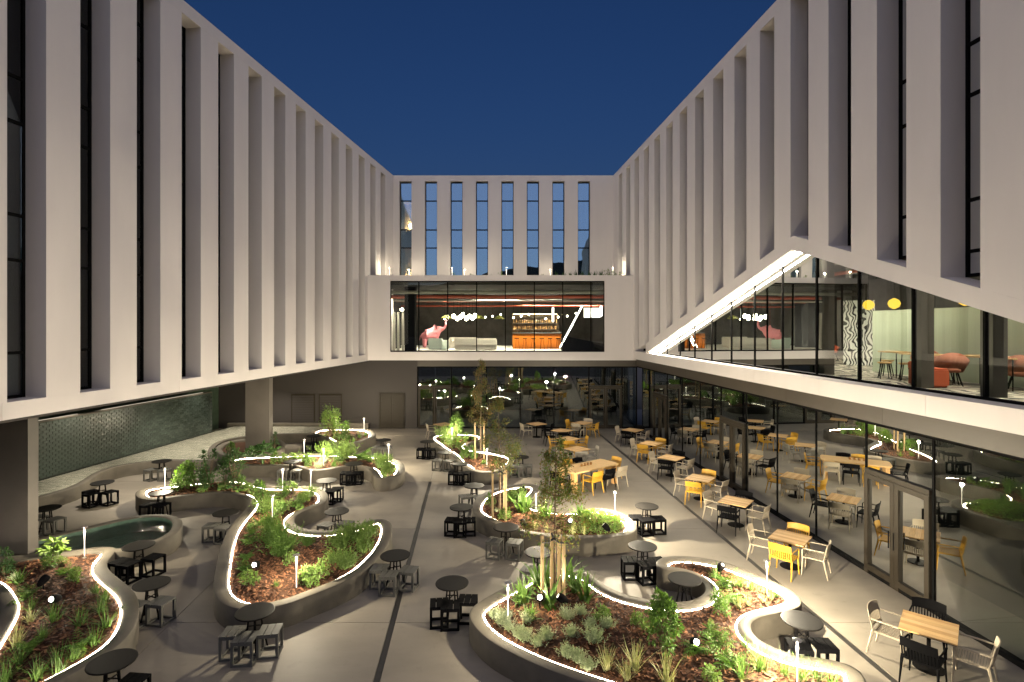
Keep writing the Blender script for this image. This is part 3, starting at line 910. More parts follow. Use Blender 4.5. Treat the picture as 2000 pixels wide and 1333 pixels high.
planter('P6', 'foreground right planter', 'big winding concrete planter in the right foreground', [
 (914, 1197), (922, 1185), (940, 1172), (962, 1160), (990, 1145), (1015, 1131), (1040, 1120), (1075, 1112), (1112, 1111), (1140, 1115), (1160, 1125), (1177, 1140), (1197, 1152), (1220, 1161), (1250, 1168), (1285, 1174), (1325, 1177), (1355, 1172), (1375, 1162), (1381, 1150), (1375, 1137), (1357, 1125), (1332, 1116), (1305, 1114), (1288, 1112), (1280, 1105),
 (1282, 1094), (1300, 1086), (1325, 1085), (1355, 1087), (1390, 1092), (1425, 1100), (1462, 1115), (1500, 1130), (1532, 1145), (1557, 1160), (1569, 1175), (1565, 1185), (1545, 1192), (1522, 1197), (1487, 1204), (1470, 1211), (1462, 1222), (1467, 1237), (1482, 1252), (1507, 1265), (1537, 1275),
 (1575, 1282), (1612, 1286), (1650, 1292), (1675, 1303), (1690, 1320), (1694, 1340), (1680, 1362), (1630, 1385), (1550, 1398), (1400, 1395), (1250, 1365), (1147, 1335), (1120, 1325), (1082, 1312), (1045, 1297), (1005, 1278), (970, 1260), (942, 1240), (922, 1217)], rim=.26)
planter('P7', 'round bed at the rear column', 'round dark planting bed around the foot of the rear column', [
 (420, 878), (428, 869), (445, 862), (470, 858), (500, 856), (540, 857), (557, 867), (548, 880), (510, 888), (470, 892), (435, 889)], mound=.05, ledon=False, zr=.5, chips=False)

# ------------------------------------------------------------------ pool and water basin
def plate(name, loop, z, mat, parent=None, loc=(0, 0)):
    b = MB(); n = len(loop)
    res = delaunay_2d_cdt([Vector((p[0]-loc[0], p[1]-loc[1])) for p in loop], [(i, (i+1) % n) for i in range(n)], [], 1, 1e-5)
    b.add([(p.x, p.y, z) for p in res[0]], [tuple(f) for f in res[2]])
    return b.build(name, mat, parent)
a = spline([G(x, y, .476) for x, y in [(-20, 1077), (70, 1052), (175, 1028), (250, 1010), (290, 1005), (330, 1005), (351, 1011), (357, 1021), (353, 1033), (338, 1047), (305, 1061), (270, 1071), (235, 1078), (190, 1081), (70, 1092), (-20, 1102)]])
if area(a) < 0: a = a[::-1].copy()
c = a.mean(0)
pool = thing('pool', 'long rounded concrete pool of dark rippling water at left', 'pool', (c[0], c[1], 0))
b = MB(); inn = offset(a, .24)
ring(b, [(a-c, 0), (a-c, .461), (offset(a, .012)-c, .476), (offset(a, .228)-c, .476), (inn-c, .464)])
b.build('wall', 'concrete_planter', pool, smooth=True)
b = MB(); ring(b, [(inn-c, .464), (inn-c, .06)]); b.build('tiled_lining', 'pool_tile', pool)
plate('tiled_floor', inn, .06, 'pool_tile', pool, c)
plate('water', inn, .37, 'water', pool, c)
# stone basin in front of the water wall
path = [(-60, 1000), (20, 985), (75, 973), (112, 963), (150, 951), (175, 938), (200, 922), (237, 910), (287, 903), (337, 900), (400, 902), (424, 896), (418, 884), (424, 870), (440, 861), (480, 853), (533, 849), (590, 848), (632, 850)]
a = spline([G(x, y, ZR) for x, y in path], closed=False)
bas = thing('water_basin', 'shallow stone water basin with a winding concrete edge under the left wing', 'fountain')
b2 = offset(a, .26, False)
b = MB(); ring(b, [(a, 0), (a, ZR-.015), (offset(a, .012, False), ZR), (offset(a, .248, False), ZR), (b2, ZR-.015), (b2, .05)], closed=False)
b.build('edge_wall', 'concrete_planter', bas, smooth=True)
def WX(Y): return -17.8 + .137*(Y-20.3)
poly = [tuple(p) for p in b2[::3]] + [(-9.6, 31.6), (-16.2, 31.6), (WX(31), 31.0), (WX(12)-.0, 12.0)]
plate('basin_floor', poly, .30, 'basin_tile', bas)
plate('water', poly, .365, 'water', bas)
MB().box((-12.5, 31.75, .24), (8.2, .22, .48)).build('rear_edge', 'concrete_planter', bas)
# tiled water wall
ww = thing('water_wall', 'dark green tiled wall with water running down under the left wing', 'fountain')
th = math.atan(.137); ca, sa = math.cos(th), math.sin(th)
def WP(u, d, z):                           # u along wall from Y=12, d out of it
    return (WX(12) + sa*u + ca*d, 12 + ca*u - sa*d, z)
LW = 18.0
b = MB(); b.hexa([WP(0, -.25, 0), WP(LW, -.25, 0), WP(LW, 0, 0), WP(0, 0, 0), WP(0, -.25, 2.5), WP(LW, -.25, 2.5), WP(LW, 0, 2.5), WP(0, 0, 2.5)][::1]); b.build('backing', 'grout', ww)
cand = []
rows = int(2.12/.1); nc = int(LW/.25)
for r in range(rows):
    for k in range(nc):
        u = k*.25 + (.125 if r % 2 else 0); z = .37 + r*.1
        p = WP(u, 0, z)
        ix = imx(p)
        if p[1] < 19.8 or u + .25 > LW: continue
        cand.append((p[1], u, z))
cand.sort()
tr = random.Random(5)
def tile_mesh(b, u, z, org=None):
    j = [tr.uniform(.009, .014) for _ in range(4)]
    vs = [WP(u+.005, 0, z+.004), WP(u+.245, 0, z+.004), WP(u+.245, 0, z+.096), WP(u+.005, 0, z+.096), WP(u+.008, j[0], z+.007), WP(u+.242, j[1], z+.007), WP(u+.242, j[2], z+.093), WP(u+.008, j[3], z+.093)]
    b.add(vs, [(4, 5, 6, 7), (0, 1, 5, 4), (1, 2, 6, 5), (2, 3, 7, 6), (3, 0, 4, 7)])
tv = []
for k in range(12):
    b = MB(); tile_mesh(b, 0, 0); o0 = WP(0, 0, 0)
    b.v = [(v[0]-o0[0], v[1]-o0[1], v[2]) for v in b.v]
    tv.append(b.mesh('tile', 'tile_green'))
for i, (yy, u, z) in enumerate(cand[:290]):
    mk('tile', tv[i % 12], ww, WP(u, 0, z))
b = MB()
for yy, u, z in cand[290:]: tile_mesh(b, u, z)
o = b.build('tiling', 'tile_green', ww); o['kind'] = 'stuff'
b = MB(); b.hexa([WP(0, -.25, 2.5), WP(LW, -.25, 2.5), WP(LW, .02, 2.5), WP(0, .02, 2.5), WP(0, -.25, 2.54), WP(LW, -.25, 2.54), WP(LW, .02, 2.54), WP(0, .02, 2.54)]); b.build('coping', 'concrete_planter', ww)
b = MB(); b.hexa([WP(0, -1.6, 0), WP(LW+3, -1.6, 0), WP(LW+3, -1.5, 0), WP(0, -1.5, 0), WP(0, -1.6, 4.0), WP(LW+3, -1.6, 4.0), WP(LW+3, -1.5, 4.0), WP(0, -1.5, 4.0)]); b.build('rear_panel', 'tile_rear', ww)
for q, (u0, u1) in enumerate(((8.3, 10.2), (11.3, 17.5))):  # faintly glowing strips stand in for the lamplit edge of the coping
    b = MB(); b.hexa([WP(u0, -.20, 2.542), WP(u1, -.20, 2.542), WP(u1, -.15, 2.542), WP(u0, -.15, 2.542), WP(u0, -.20, 2.56), WP(u1, -.20, 2.56), WP(u1, -.15, 2.56), WP(u0, -.15, 2.56)])
    b.build('lit_coping_line', 'coping_glow', ww)
def downlight(u, d, z, watt, size, label, aim=None):
    p = WP(u, d, z)
    t = thing('downlight', label, 'light', p)
    MB().lathe([(.06, 0), (.06, .10), (.02, .10)], 12).build('housing', 'black_frame', t)
    l = bpy.data.lights.new('lamp', 'SPOT'); l.energy = watt; l.spot_size = R(size); l.spot_blend = .8; l.color = (1, .9, .75); l.shadow_soft_size = .03
    lo = mk('lamp', l, t, (0, 0, -.02))
    q = Vector(WP(*aim)) if aim else Vector((p[0], p[1], 0))
    dv = q - Vector(p)
    lo.rotation_euler = dv.to_track_quat('-Z', 'Y').to_euler()
downlight(9.6, .55, 3.85, 260, 60, 'small ceiling downlight over the near end of the tiled wall', (9.6, 0, 2.0))
downlight(11.6, .5, 3.85, 120, 55, 'small ceiling downlight over the middle of the tiled wall', (11.6, 0, 2.2))
downlight(16.6, .8, 3.85, 260, 70, 'small ceiling downlight over the far end of the tiled wall', (16.6, .4, 1.0))
downlight(14.0, 2.2, 3.85, 900, 110, 'small ceiling downlight above the water basin', None)
downlight(19.0, 2.4, 3.85, 800, 110, 'small ceiling downlight above the rear of the water basin', None)
downlight(9.0, 3.2, 3.85, 800, 110, 'small ceiling downlight above the near end of the basin', None)

# ------------------------------------------------------------------ lamps
def bollard_proto():
    t = thing('bollard_light', 'x', 'light')
    MB().lathe([(.04, 0), (.04, .012), (.012, .02), (.008, .05)], 12).build('stem', 'pipe_grey', t, True)
    MB().lathe([(.008, .05), (.009, .40), (.015, .55), (.028, .645)], 12).build('trumpet', 'lamp_glow', t, True)
    MB().lathe([(.006, .645), (.006, .742), (.07, .745), (.07, .755), (.045, .762)], 16).build('cap', 'pipe_grey', t)
    l = bpy.data.lights.new('lamp', 'POINT'); l.energy = BOLLARD_W; l.color = WARM; l.shadow_soft_size = .035
    mk('lamp', l, t, (0, 0, .698))
    return t
bproto = bollard_proto(); bused = [0]
def put(proto, used, loc, rz=0, s=None):
    if not used[0]:
        used[0] = 1; proto.location = loc; proto.rotation_euler = (0, 0, rz)
        if s: proto.scale = (s, s, s)
        return proto
    return dup(proto, loc, rz, s)
BOL = [('P1', [(165, 1090)]), ('P2', [(322, 956), (552, 958), (607, 958), (532, 1019), (579, 1152)]), ('P3', [(594, 893), (632, 912), (759, 902)]),
       ('P3b', [(656, 844), (711, 844)]), ('P4', [(883, 866), (951, 912)]), ('P5', [(1047, 1012), (1201, 1008)]), ('P6', [(992, 1215), (1498, 1165), (1557, 1345)])]
for key, lst in BOL:
    P = PL[key]; lst = sorted(lst)
    for i, (x, y) in enumerate(lst):
        p = G(x, y, .5); z = P.sz(p.x, p.y)
        p = G(x, y, z)
        o = put(bproto, bused, (p.x, p.y, z))
        f_ = {'P1': .55, 'P2': .48, 'P3': .8, 'P3b': .6, 'P4': .8, 'P5': 1.3, 'P6': 1.5}[key]
        for ch in o.children:
            if ch.type == 'LIGHT': ch.data = ch.data.copy(); ch.data.energy = BOLLARD_W*{1498: 2.6, 1557: 2.1, 1201: 2.8, 992: .38, 1047: .8}.get(x, f_)
        tag(o, '%sslim trumpet-shaped garden light in the %s' % (nth(i, len(lst)), P.phrase), 'light', 'trumpet garden lights')
terr = [761, 799, 883, 907, 989, 1075, 1197]
for i, x in enumerate(terr):
    Y = 35.6 if i % 2 else 34.6
    X = (x-1000)/F*Y; y_t = (523 if i % 2 == 0 else 527)
    z = H + (HOR-y_t)*Y/F - .75
    o = put(bproto, bused, (X, Y, 9.0)); o.scale = (1, 1, max(.6, (z+.75-9.0)/.75))
    tag(o, '%sslim garden light on the roof terrace of the lobby box' % nth(i, len(terr)), 'light', 'roof terrace lights')
    for ch in o.children:
        if ch.type == 'LIGHT':
            ch.data = ch.data.copy(); ch.data.energy = BOLLARD_W*.14
def spot(px, py, lit, ang, tilt, label, P, aim=None, watt=60):
    p = G(px, py, .55); z = P.sz(p.x, p.y)
    t = thing('garden_spotlight', label, 'light', (p.x, p.y, z), R(ang))
    MB().tube([(0, 0, -.05), (0, 0, .14)], .01, 6).build('spike', 'metal_black', t)
    b = MB(); prof = [(.012, -.14), (.05, -.11), (.075, -.05), (.082, .02), (.075, .09), (.068, .10)]
    b.lathe(prof, 16)
    o = b.build('body', 'metal_black', t, True); o.location = (0, 0, .22); o.rotation_euler = (R(tilt), 0, 0)
    l = MB().lathe([(.04, .101), (.04, .104)], 16).build('lens', 'spot_lens' if lit else 'lamp_glow', o)
    if aim:
        l = bpy.data.lights.new('lamp', 'SPOT'); l.energy = watt; l.spot_size = R(55); l.spot_blend = .7; l.color = (1, .9, .72); l.shadow_soft_size = .03
        src = Vector((0, 0, .36)); lo = mk('lamp', l, t, src)
        dv = Matrix.Rotation(-R(ang), 3, 'Z') @ (Vector(aim) - Vector((p.x, p.y, z+.36)))
        lo.rotation_euler = dv.to_track_quat('-Z', 'Y').to_euler()
    return t
spot(108, 1190, True, 180, -70, 'lit garden spotlight glaring toward the viewer in the bottom left planter', PL['P1'])
spot(85, 1150, False, 160, 50, 'dark egg-shaped garden spotlight among plants in the bottom left planter', PL['P1'])
spot(500, 1117, True, 180, -70, 'lit garden spotlight in the front lobe of the S-shaped planter', PL['P2'])
spot(1022, 962, False, 90, 50, 'dark garden spotlight on the rear lobe of the kidney-shaped planter', PL['P5'], (-.36, 16.1, 2.8), 120)
spot(1022, 1030, False, 200, 55, 'dark domed garden spotlight near the front rim of the kidney-shaped planter', PL['P5'], (-.36, 16.1, 2.7), 120)
spot(1184, 1036, False, 240, 50, 'dark garden spotlight at the right end of the kidney-shaped planter', PL['P5'])
spot(1113, 1030, True, 180, -60, 'lit garden spotlight under the tree in the kidney-shaped planter', PL['P5'], (.86, 10.95, 3.0), 120)
spot(1098, 1195, False, 270, 55, 'dark garden spotlight beside the stakes of the foreground tree', PL['P6'], (.86, 10.95, 2.7), 120)
spot(1054, 1192, True, 180, -60, 'lit garden spotlight left of the foreground tree stakes', PL['P6'], (.86, 10.95, 2.6), 120)
spot(1357, 1280, True, 180, -60, 'lit garden spotlight inside a fern in the right foreground planter', PL['P6'])
spot(1407, 1120, False, 30, 40, 'dark garden spotlight on the tail of the right foreground planter', PL['P6'])
spot(913, 886, False, 0, 40, 'dark garden spotlight in the planter near the rear glass', PL['P4'], (-1.35, 23.3, 3.0), 40)

# ------------------------------------------------------------------ plants
pr = random.Random(11)
def uv(el0, el1, r=pr):
    a = r.uniform(0, 2*math.pi); e = r.uniform(el0, el1)
    return Vector((math.cos(a)*math.cos(e), math.sin(a)*math.cos(e), math.sin(e)))
UP = Vector((0, 0, 1))
def p_grass(n=46, h=.36, w=.009, spread=.9, droop=.9):
    b = MB()
    for _ in range(n):
        d = uv(R(90)-spread, R(88)); L = h*pr.uniform(.6, 1.15)
        b.blade((pr.gauss(0, .025), pr.gauss(0, .025), 0), d, L, w, droop*pr.uniform(.4, 1.3), 4)
    return b
def p_strap(n=20, h=.55):
    b = MB()
    for _ in range(n):
        d = uv(R(40), R(85)); b.blade((pr.gauss(0, .03), pr.gauss(0, .03), 0), d, h*pr.uniform(.7, 1.1), pr.uniform(.045, .07), pr.uniform(.5, 1.2), 5)
    return b
def p_fern(n=13, h=.45):
    b = MB()
    for _ in range(n):
        d = uv(R(35), R(70)); q = Vector((0, 0, .02)); dd = d.copy(); L = h*pr.uniform(.8, 1.15); seg = 9
        for i in range(seg):
            t = i/seg; s = dd.cross(UP).normalized(); wl = .10*math.sin(math.pi*min(.98, .15+t*.85))+.012
            for sg in (-1, 1): b.leaf(q, (dd*.45 + s*sg), UP, wl, .026)
            q2 = q + dd*(L/seg); b.blade(q, dd, L/seg, .006, 0, 1); q = q2
            dd = (dd + Vector((0, 0, -.16))).normalized()
    return b
def p_needle(n=80, r=.24, h=.34, lw=.010, ll=.045, per=11):
    """sprigs with short narrow leaves: lavender and rosemary habit"""
    b = MB()
    for _ in range(n):
        d = uv(R(28), R(88)); base = Vector((pr.gauss(0, r*.33), pr.gauss(0, r*.33), 0))
        L = h*pr.uniform(.6, 1.1); q = base.copy(); dd = (d + UP*.35).normalized()
        b.blade((base.x*.15, base.y*.15, 0), (base + dd*L*.9), (base + dd*L*.9).length, .006, 0, 2)
        for i in range(per):
            q = q + dd*(L/per)
            if i < 2: continue
            s = uv(R(-10), R(50)); b.leaf(q, (s + dd*.9), UP, ll*pr.uniform(.7, 1.2), lw)
    return b
def p_cloud(n=420, r=.30, h=.55, lw=.05, ll=.075, stem=True, col=False, clumps=14):
    """leafy shrub: leaves gathered in clumps along branches"""
    b = MB()
    cs = []
    for _ in range(clumps):
        t = pr.uniform(.12, 1.0)
        rr = r*(math.sin(math.pi*min(.95, .22+t*.72)) if not col else (.55+.45*math.sin(math.pi*min(.97, .1+.85*t))))
        a = pr.uniform(0, 6.28); q = rr*math.sqrt(pr.uniform(.15, 1))*.8
        cs.append(Vector((math.cos(a)*q, math.sin(a)*q, h*t)))
    b.cur = 1
    for c_ in cs:
        b.tube([(0, 0, 0), (c_.x*.4, c_.y*.4, c_.z*.55), tuple(c_)], [.010, .006, .003], 4, False)
    b.cur = 0
    for _ in range(n):
        c_ = pr.choice(cs); d = uv(R(-60), R(90)); q = c_ + d*pr.uniform(.2, 1)*r*.38
        if q.z < .03: q.z = pr.uniform(.03, .1)
        b.leaf(q, d + Vector((0, 0, pr.uniform(-.5, .3))), UP, ll*pr.uniform(.6, 1.25), lw*pr.uniform(.7, 1.2))
    return b
def p_big(n=14, h=.5):
    b = MB()
    for _ in range(n):
        d = uv(R(35), R(80)); L = h*pr.uniform(.6, 1); tip = d*L; b.blade((0, 0, 0), d, L, .008, .1, 2)
        for k in range(5):
            a = (k-2)*.55; s = d.cross(UP).normalized(); dd = d*math.cos(a) + s*math.sin(a) + Vector((0, 0, -.35)); b.leaf(tip, dd, UP, .16*pr.uniform(.8, 1.2), .075, .3)
    return b
def variants(name, f, mats, n=3):
    return [f().mesh(name, mats) for _ in range(n)]
PLANT = {
 'grass': ('grass_tuft', 'green grass tuft', variants('grass_tuft', lambda: p_grass(), 'leaf_green'), .95),
 'pale': ('grass_tuft', 'pale straw-coloured grass tuft', variants('grass_tuft', lambda: p_grass(60, .42, .008, .7, .5), 'leaf_straw'), 1),
 'lime': ('low_shrub', 'bright lime green low shrub', variants('low_shrub', lambda: p_cloud(300, .22, .26, .035, .06, clumps=12), ['leaf_lime', 'trunk']), 1),
 'strap': ('strap_leaf_plant', 'dark green strap-leaved plant', variants('strap_leaf_plant', lambda: p_strap(), 'leaf_green'), 1),
 'fern': ('fern', 'arching green fern', variants('fern', lambda: p_fern(), 'leaf_green'), 1),
 'silver': ('lavender', 'silvery grey-green lavender clump', variants('lavender', lambda: p_needle(75, .17, .27, .017, .045), 'leaf_silver'), .82),
 'rosemary': ('rosemary', 'feathery green rosemary clump', variants('rosemary', lambda: p_needle(85, .26, .40, .018, .065), 'leaf_lime'), 1),
 'needle': ('upright_conifer', 'upright dark needle-leaved shrub', variants('upright_conifer', lambda: p_needle(85, .16, .62, .016, .075, 15), 'leaf_green'), 1),
 'shrub': ('shrub', 'leafy green shrub', variants('shrub', lambda: p_cloud(), ['leaf_green', 'trunk']), 1),
 'column': ('columnar_shrub', 'tall columnar leafy shrub', variants('columnar_shrub', lambda: p_cloud(1150, .27, .95, .045, .08, col=True, clumps=34), ['leaf_green', 'trunk']), 1),
 'dark': ('columnar_shrub', 'tall dark bushy shrub', variants('columnar_shrub', lambda: p_cloud(700, .32, 1.05, .05, .075, col=True, clumps=26), ['leaf_dark', 'trunk']), 1),
 'hedge': ('hedge_bush', 'tall square-topped leafy hedge plant', variants('hedge_bush', lambda: p_cloud(1500, .58, 1.45, .055, .085, col=True, clumps=46), ['leaf_lime', 'trunk'], 1), 1),
 'big': ('broad_leaf_plant', 'broad lobed-leaf plant', variants('broad_leaf_plant', lambda: p_big(), 'leaf_dark'), 1),
 'bigl': ('broad_leaf_plant', 'yellow-green broad-leaved plant', variants('broad_leaf_plant', lambda: p_big(12, .42), 'leaf_lime'), 1),
}
SPEC = {
 'P1': [('bigl', 107, 1098, 1.2), ('dark', 8, 1122, .62), ('strap', 22, 1140, .7), ('silver', 30, 1130, .8), ('fern', 50, 1168, .9), ('grass', 62, 1190, 1), ('fern', 125, 1125, .7), ('lime', 150, 1135, 1), ('lime', 120, 1108, .7), ('shrub', 92, 1118, .6),
        ('grass', 187, 1156, 1), ('grass', 203, 1175, 1.1), ('grass', 207, 1222, 1.3), ('grass', 197, 1200, 1), ('grass', 186, 1255, 1.1), ('grass', 155, 1228, 1.1), ('fern', 153, 1268, .8), ('grass', 105, 1222, 1.1), ('grass', 116, 1303, 1.3), ('grass', 75, 1325, 1.1),
        ('pale', 30, 1265, 1), ('grass', 84, 1258, 1), ('fern', 57, 1280, .8), ('grass', 10, 1330, 1.2), ('grass', 152, 1285, 1), ('pale', 60, 1215, .8), ('grass', 38, 1300, 1)],
 'P2': [('rosemary', 700, 1062, 1.3), ('rosemary', 662, 1078, 1.25), ('rosemary', 722, 1050, 1.1), ('rosemary', 716, 1078, 1.0), ('rosemary', 680, 1058, 1.0), ('rosemary', 675, 1108, 1.1), ('rosemary', 690, 1112, 1.1), ('rosemary', 652, 1105, .8), ('needle', 600, 1075, .6), ('needle', 545, 1095, 1.35), ('needle', 556, 1090, 1.0), ('needle', 530, 1070, 1.0),
        ('lime', 568, 1108, 1), ('lime', 488, 1142, 1.1), ('fern', 480, 1118, .8), ('fern', 482, 1095, .8), ('fern', 487, 1065, .8), ('fern', 492, 1048, .7), ('needle', 525, 1040, .9), ('lime', 600, 1135, 1.1), ('lime', 625, 1132, 1.2), ('lime', 617, 1148, .9), ('grass', 540, 1148, .6),
        ('shrub', 517, 985, 1.2), ('shrub', 547, 975, 1), ('rosemary', 515, 1003, 1.1), ('rosemary', 545, 1003, 1.2), ('shrub', 560, 1008, .7), ('rosemary', 592, 982, 1), ('rosemary', 606, 970, 1), ('lime', 570, 965, 1.2), ('shrub', 580, 992, .7), ('shrub', 505, 968, .9), ('fern', 500, 1030, .8), ('grass', 545, 1028, .8),
        ('shrub', 362, 955, 1.5), ('lime', 348, 956, 1.3), ('shrub', 382, 952, 1.5), ('dark', 408, 955, 1.2), ('dark', 455, 958, 1.35), ('dark', 440, 955, 1.0), ('lime', 425, 962, .9), ('lime', 480, 962, 1.0), ('shrub', 465, 960, .8), ('lime', 395, 962, .8)],
 'P3': [('big', 490, 898, 1.1), ('big', 513, 904, 1.6), ('shrub', 537, 902, .8), ('lime', 552, 902, 1.1), ('lime', 568, 900, 1.2), ('grass', 583, 899, 1.2), ('shrub', 605, 908, .9), ('silver', 622, 912, 1.3), ('silver', 632, 906, 1.2), ('rosemary', 640, 898, 1.7), ('rosemary', 675, 899, 1.8), ('fern', 702, 900, 1.7),
        ('fern', 722, 902, 1.4), ('shrub', 662, 907, .8), ('silver', 668, 901, 1.1), ('rosemary', 742, 907, 1.2), ('rosemary', 752, 915, 1.3), ('lime', 757, 928, 1.4), ('lime', 742, 926, 1.2), ('lime', 774, 918, 1.3), ('grass', 735, 913, 1.2), ('lime', 594, 901, 1), ('shrub', 652, 909, .7)],
 'P3b': [('hedge', 633, 853, 1), ('shrub', 675, 847, 1.1), ('grass', 682, 859, 1.2), ('grass', 662, 858, 1.2), ('grass', 702, 854, 1.2), ('shrub', 672, 861, .8), ('grass', 690, 861, 1.1), ('lime', 652, 857, 1.2), ('grass', 714, 850, 1)],
 'P4': [('column', 892, 860, 1.35), ('rosemary', 868, 858, 1.7), ('rosemary', 880, 862, 1.5), ('grass', 925, 857, 1.9), ('grass', 912, 858, 1.6), ('lime', 868, 868, 1.5), ('lime', 886, 873, 1.5), ('shrub', 908, 895, 1), ('shrub', 920, 895, 1), ('lime', 898, 892, .9), ('lime', 945, 905, .7), ('grass', 970, 905, .8), ('lime', 905, 862, 1.4), ('lime', 900, 878, 1.2)],
 'P5': [('shrub', 957, 992, .8), ('rosemary', 998, 982, 1.0), ('strap', 1020, 1005, 1.25), ('strap', 1030, 1000, 1.1), ('lime', 1026, 972, 1.2), ('strap', 1018, 985, .9), ('lime', 977, 1016, 1.1), ('strap', 1068, 1018, 1), ('strap', 1060, 1015, .9), ('strap', 1132, 1012, .9), ('pale', 1120, 1040, .8), ('pale', 1045, 1034, .7), ('pale', 1068, 1036, .7), ('pale', 1140, 1040, .7), ('grass', 1212, 1040, .8), ('lime', 1040, 965, .9), ('silver', 970, 1000, .6)],
 'P6': [('strap', 1022, 1188, 1.1), ('strap', 1048, 1140, 1.1), ('strap', 1076, 1200, 1.3), ('strap', 1122, 1160, 1.2), ('strap', 1142, 1178, 1.2), ('strap', 1108, 1135, 1.1), ('strap', 1012, 1180, .9), ('strap', 1036, 1218, .7), ('strap', 1070, 1150, 1),
        ('silver', 967, 1205, 1), ('silver', 965, 1222, 1), ('silver', 990, 1212, 1), ('silver', 1000, 1247, 1), ('silver', 1015, 1255, 1), ('silver', 1030, 1220, 1.1), ('silver', 1066, 1252, 1), ('silver', 1107, 1222, 1.15), ('silver', 1115, 1252, .9), ('silver', 1136, 1212, .9), ('silver', 1160, 1260, 1.2), ('lime', 1176, 1225, 1), ('silver', 1187, 1238, 1), ('silver', 1095, 1292, 1), ('silver', 1117, 1300, 1), ('silver', 1150, 1302, 1), ('silver', 982, 1235, .9), ('silver', 1040, 1270, .9), ('silver', 1152, 1238, .9),
        ('pale', 1180, 1315, 1), ('pale', 1240, 1312, 1.15), ('pale', 1302, 1335, 1.2), ('pale', 1225, 1325, .9), ('column', 1295, 1284, 1.05), ('lime', 1247, 1235, .9), ('fern', 1360, 1284, .85), ('fern', 1388, 1240, .6), ('fern', 1402, 1272, .9), ('fern', 1424, 1310, 1), ('grass', 1450, 1328, 1.2), ('grass', 1484, 1318, 1.2), ('lime', 1390, 1335, .9), ('grass', 1566, 1330, 1.1), ('grass', 1528, 1324, 1.1), ('grass', 1625, 1332, 1.1), ('grass', 1595, 1325, .9),
        ('grass', 1392, 1128, 1), ('fern', 1420, 1145, 1), ('grass', 1442, 1150, .9), ('grass', 1467, 1158, 1.0), ('fern', 1425, 1172, 1), ('grass', 1440, 1180, .9), ('shrub', 1402, 1200, .7), ('lime', 1415, 1190, .8), ('pale', 1457, 1190, .6), ('pale', 1477, 1188, .6), ('pale', 1505, 1182, .6), ('pale', 1525, 1180, .6), ('grass', 1530, 1165, .7), ('grass', 1500, 1160, .8), ('pale', 1478, 1290, .7), ('grass', 1455, 1268, .7)],
 'P7': [('dark', 540, 872, .7), ('shrub', 452, 880, .8)],
}
for key, lst in SPEC.items():
    P = PL[key]
    by = {}
    for e in lst: by.setdefault(e[0], []).append(e)
    for kind, es in by.items():
        name, desc, vars_, base = PLANT[kind]
        es.sort(key=lambda e: (e[1], e[2]))
        for i, (_, x, y, s) in enumerate(es):
            p = G(x, y, P.zr); z = P.sz(p.x, p.y)
            d = bdist(P.inn, p.x, p.y) if inside(P.inn, p.x, p.y) else -1
            if d < .12:                     # keep plants inside their bed
                k = int(np.argmin((P.inn[:, 0]-p.x)**2 + (P.inn[:, 1]-p.y)**2))
                n2 = offset(P.out, .28 + .20)
                p = Vector((n2[k][0], n2[k][1], 0)); z = P.sz(p.x, p.y)
            o = mk(name, vars_[(i*7+len(kind)) % len(vars_)], None, (p.x, p.y, z-.02), pr.uniform(0, 6.28), s*base*pr.uniform(.92, 1.08))
            tag(o, '%s%s in the %s' % (nth(i, len(es)), desc, P.phrase), 'plant', '%ss in the %s' % (desc, P.phrase))
# dense ground cover on the right lobe of the kidney planter
P = PL['P5']; b = MB(); cx = MB()
n = 0
while n < 3600:
    x = pr.uniform(1110, 1238); y = pr.uniform(1000, 1040)
    p = G(x, y, .5)
    if not inside(P.inn, p.x, p.y) or bdist(P.inn, p.x, p.y) < .06: continue
    if x < 1135 and pr.random() < .6: continue
    hz = .05 + .20*max(0, noise.noise((p.x*1.6, p.y*1.6, 0))+.55)
    n += 1
    q = Vector((p.x, p.y, P.sz(p.x, p.y) + pr.uniform(0, hz)))
    b.leaf(q, uv(R(-10), R(70)), UP, pr.uniform(.04, .085), pr.uniform(.016, .03))
tag(b.build('ground_cover', 'leaf_lime'), 'dense yellow-green ground cover on the right end of the kidney-shaped planter', 'ground cover', kind='stuff')
# roof terrace planting
b0 = p_strap(22, .55).mesh('terrace_plant', 'leaf_dark'); b1 = p_cloud(200, .3, .45).mesh('terrace_plant', ['leaf_lime', 'trunk'])
tl = [(1086, 0, 1.0), (1100, 0, 1.1), (1113, 0, 1), (1126, 0, 1.2), (1138, 0, 1.2), (1150, 0, 1.1), (1162, 0, 1.2), (1174, 0, 1.2), (1186, 1, 1.2), (1198, 1, 1), (1212, 1, .9), (978, 1, .9), (920, 1, .7), (958, 0, .7), (886, 1, .8), (1060, 0, .8)]
for i, (x, k, s) in enumerate(sorted(tl)):
    Y = 33.4
    o = mk('terrace_plant', (b0, b1)[k], None, ((x-1000)/F*Y, Y, 9.0), i*1.3, s)
    tag(o, '%sleafy plant on the roof terrace above the lobby window' % nth(i, len(tl)), 'plant', 'roof terrace plants')

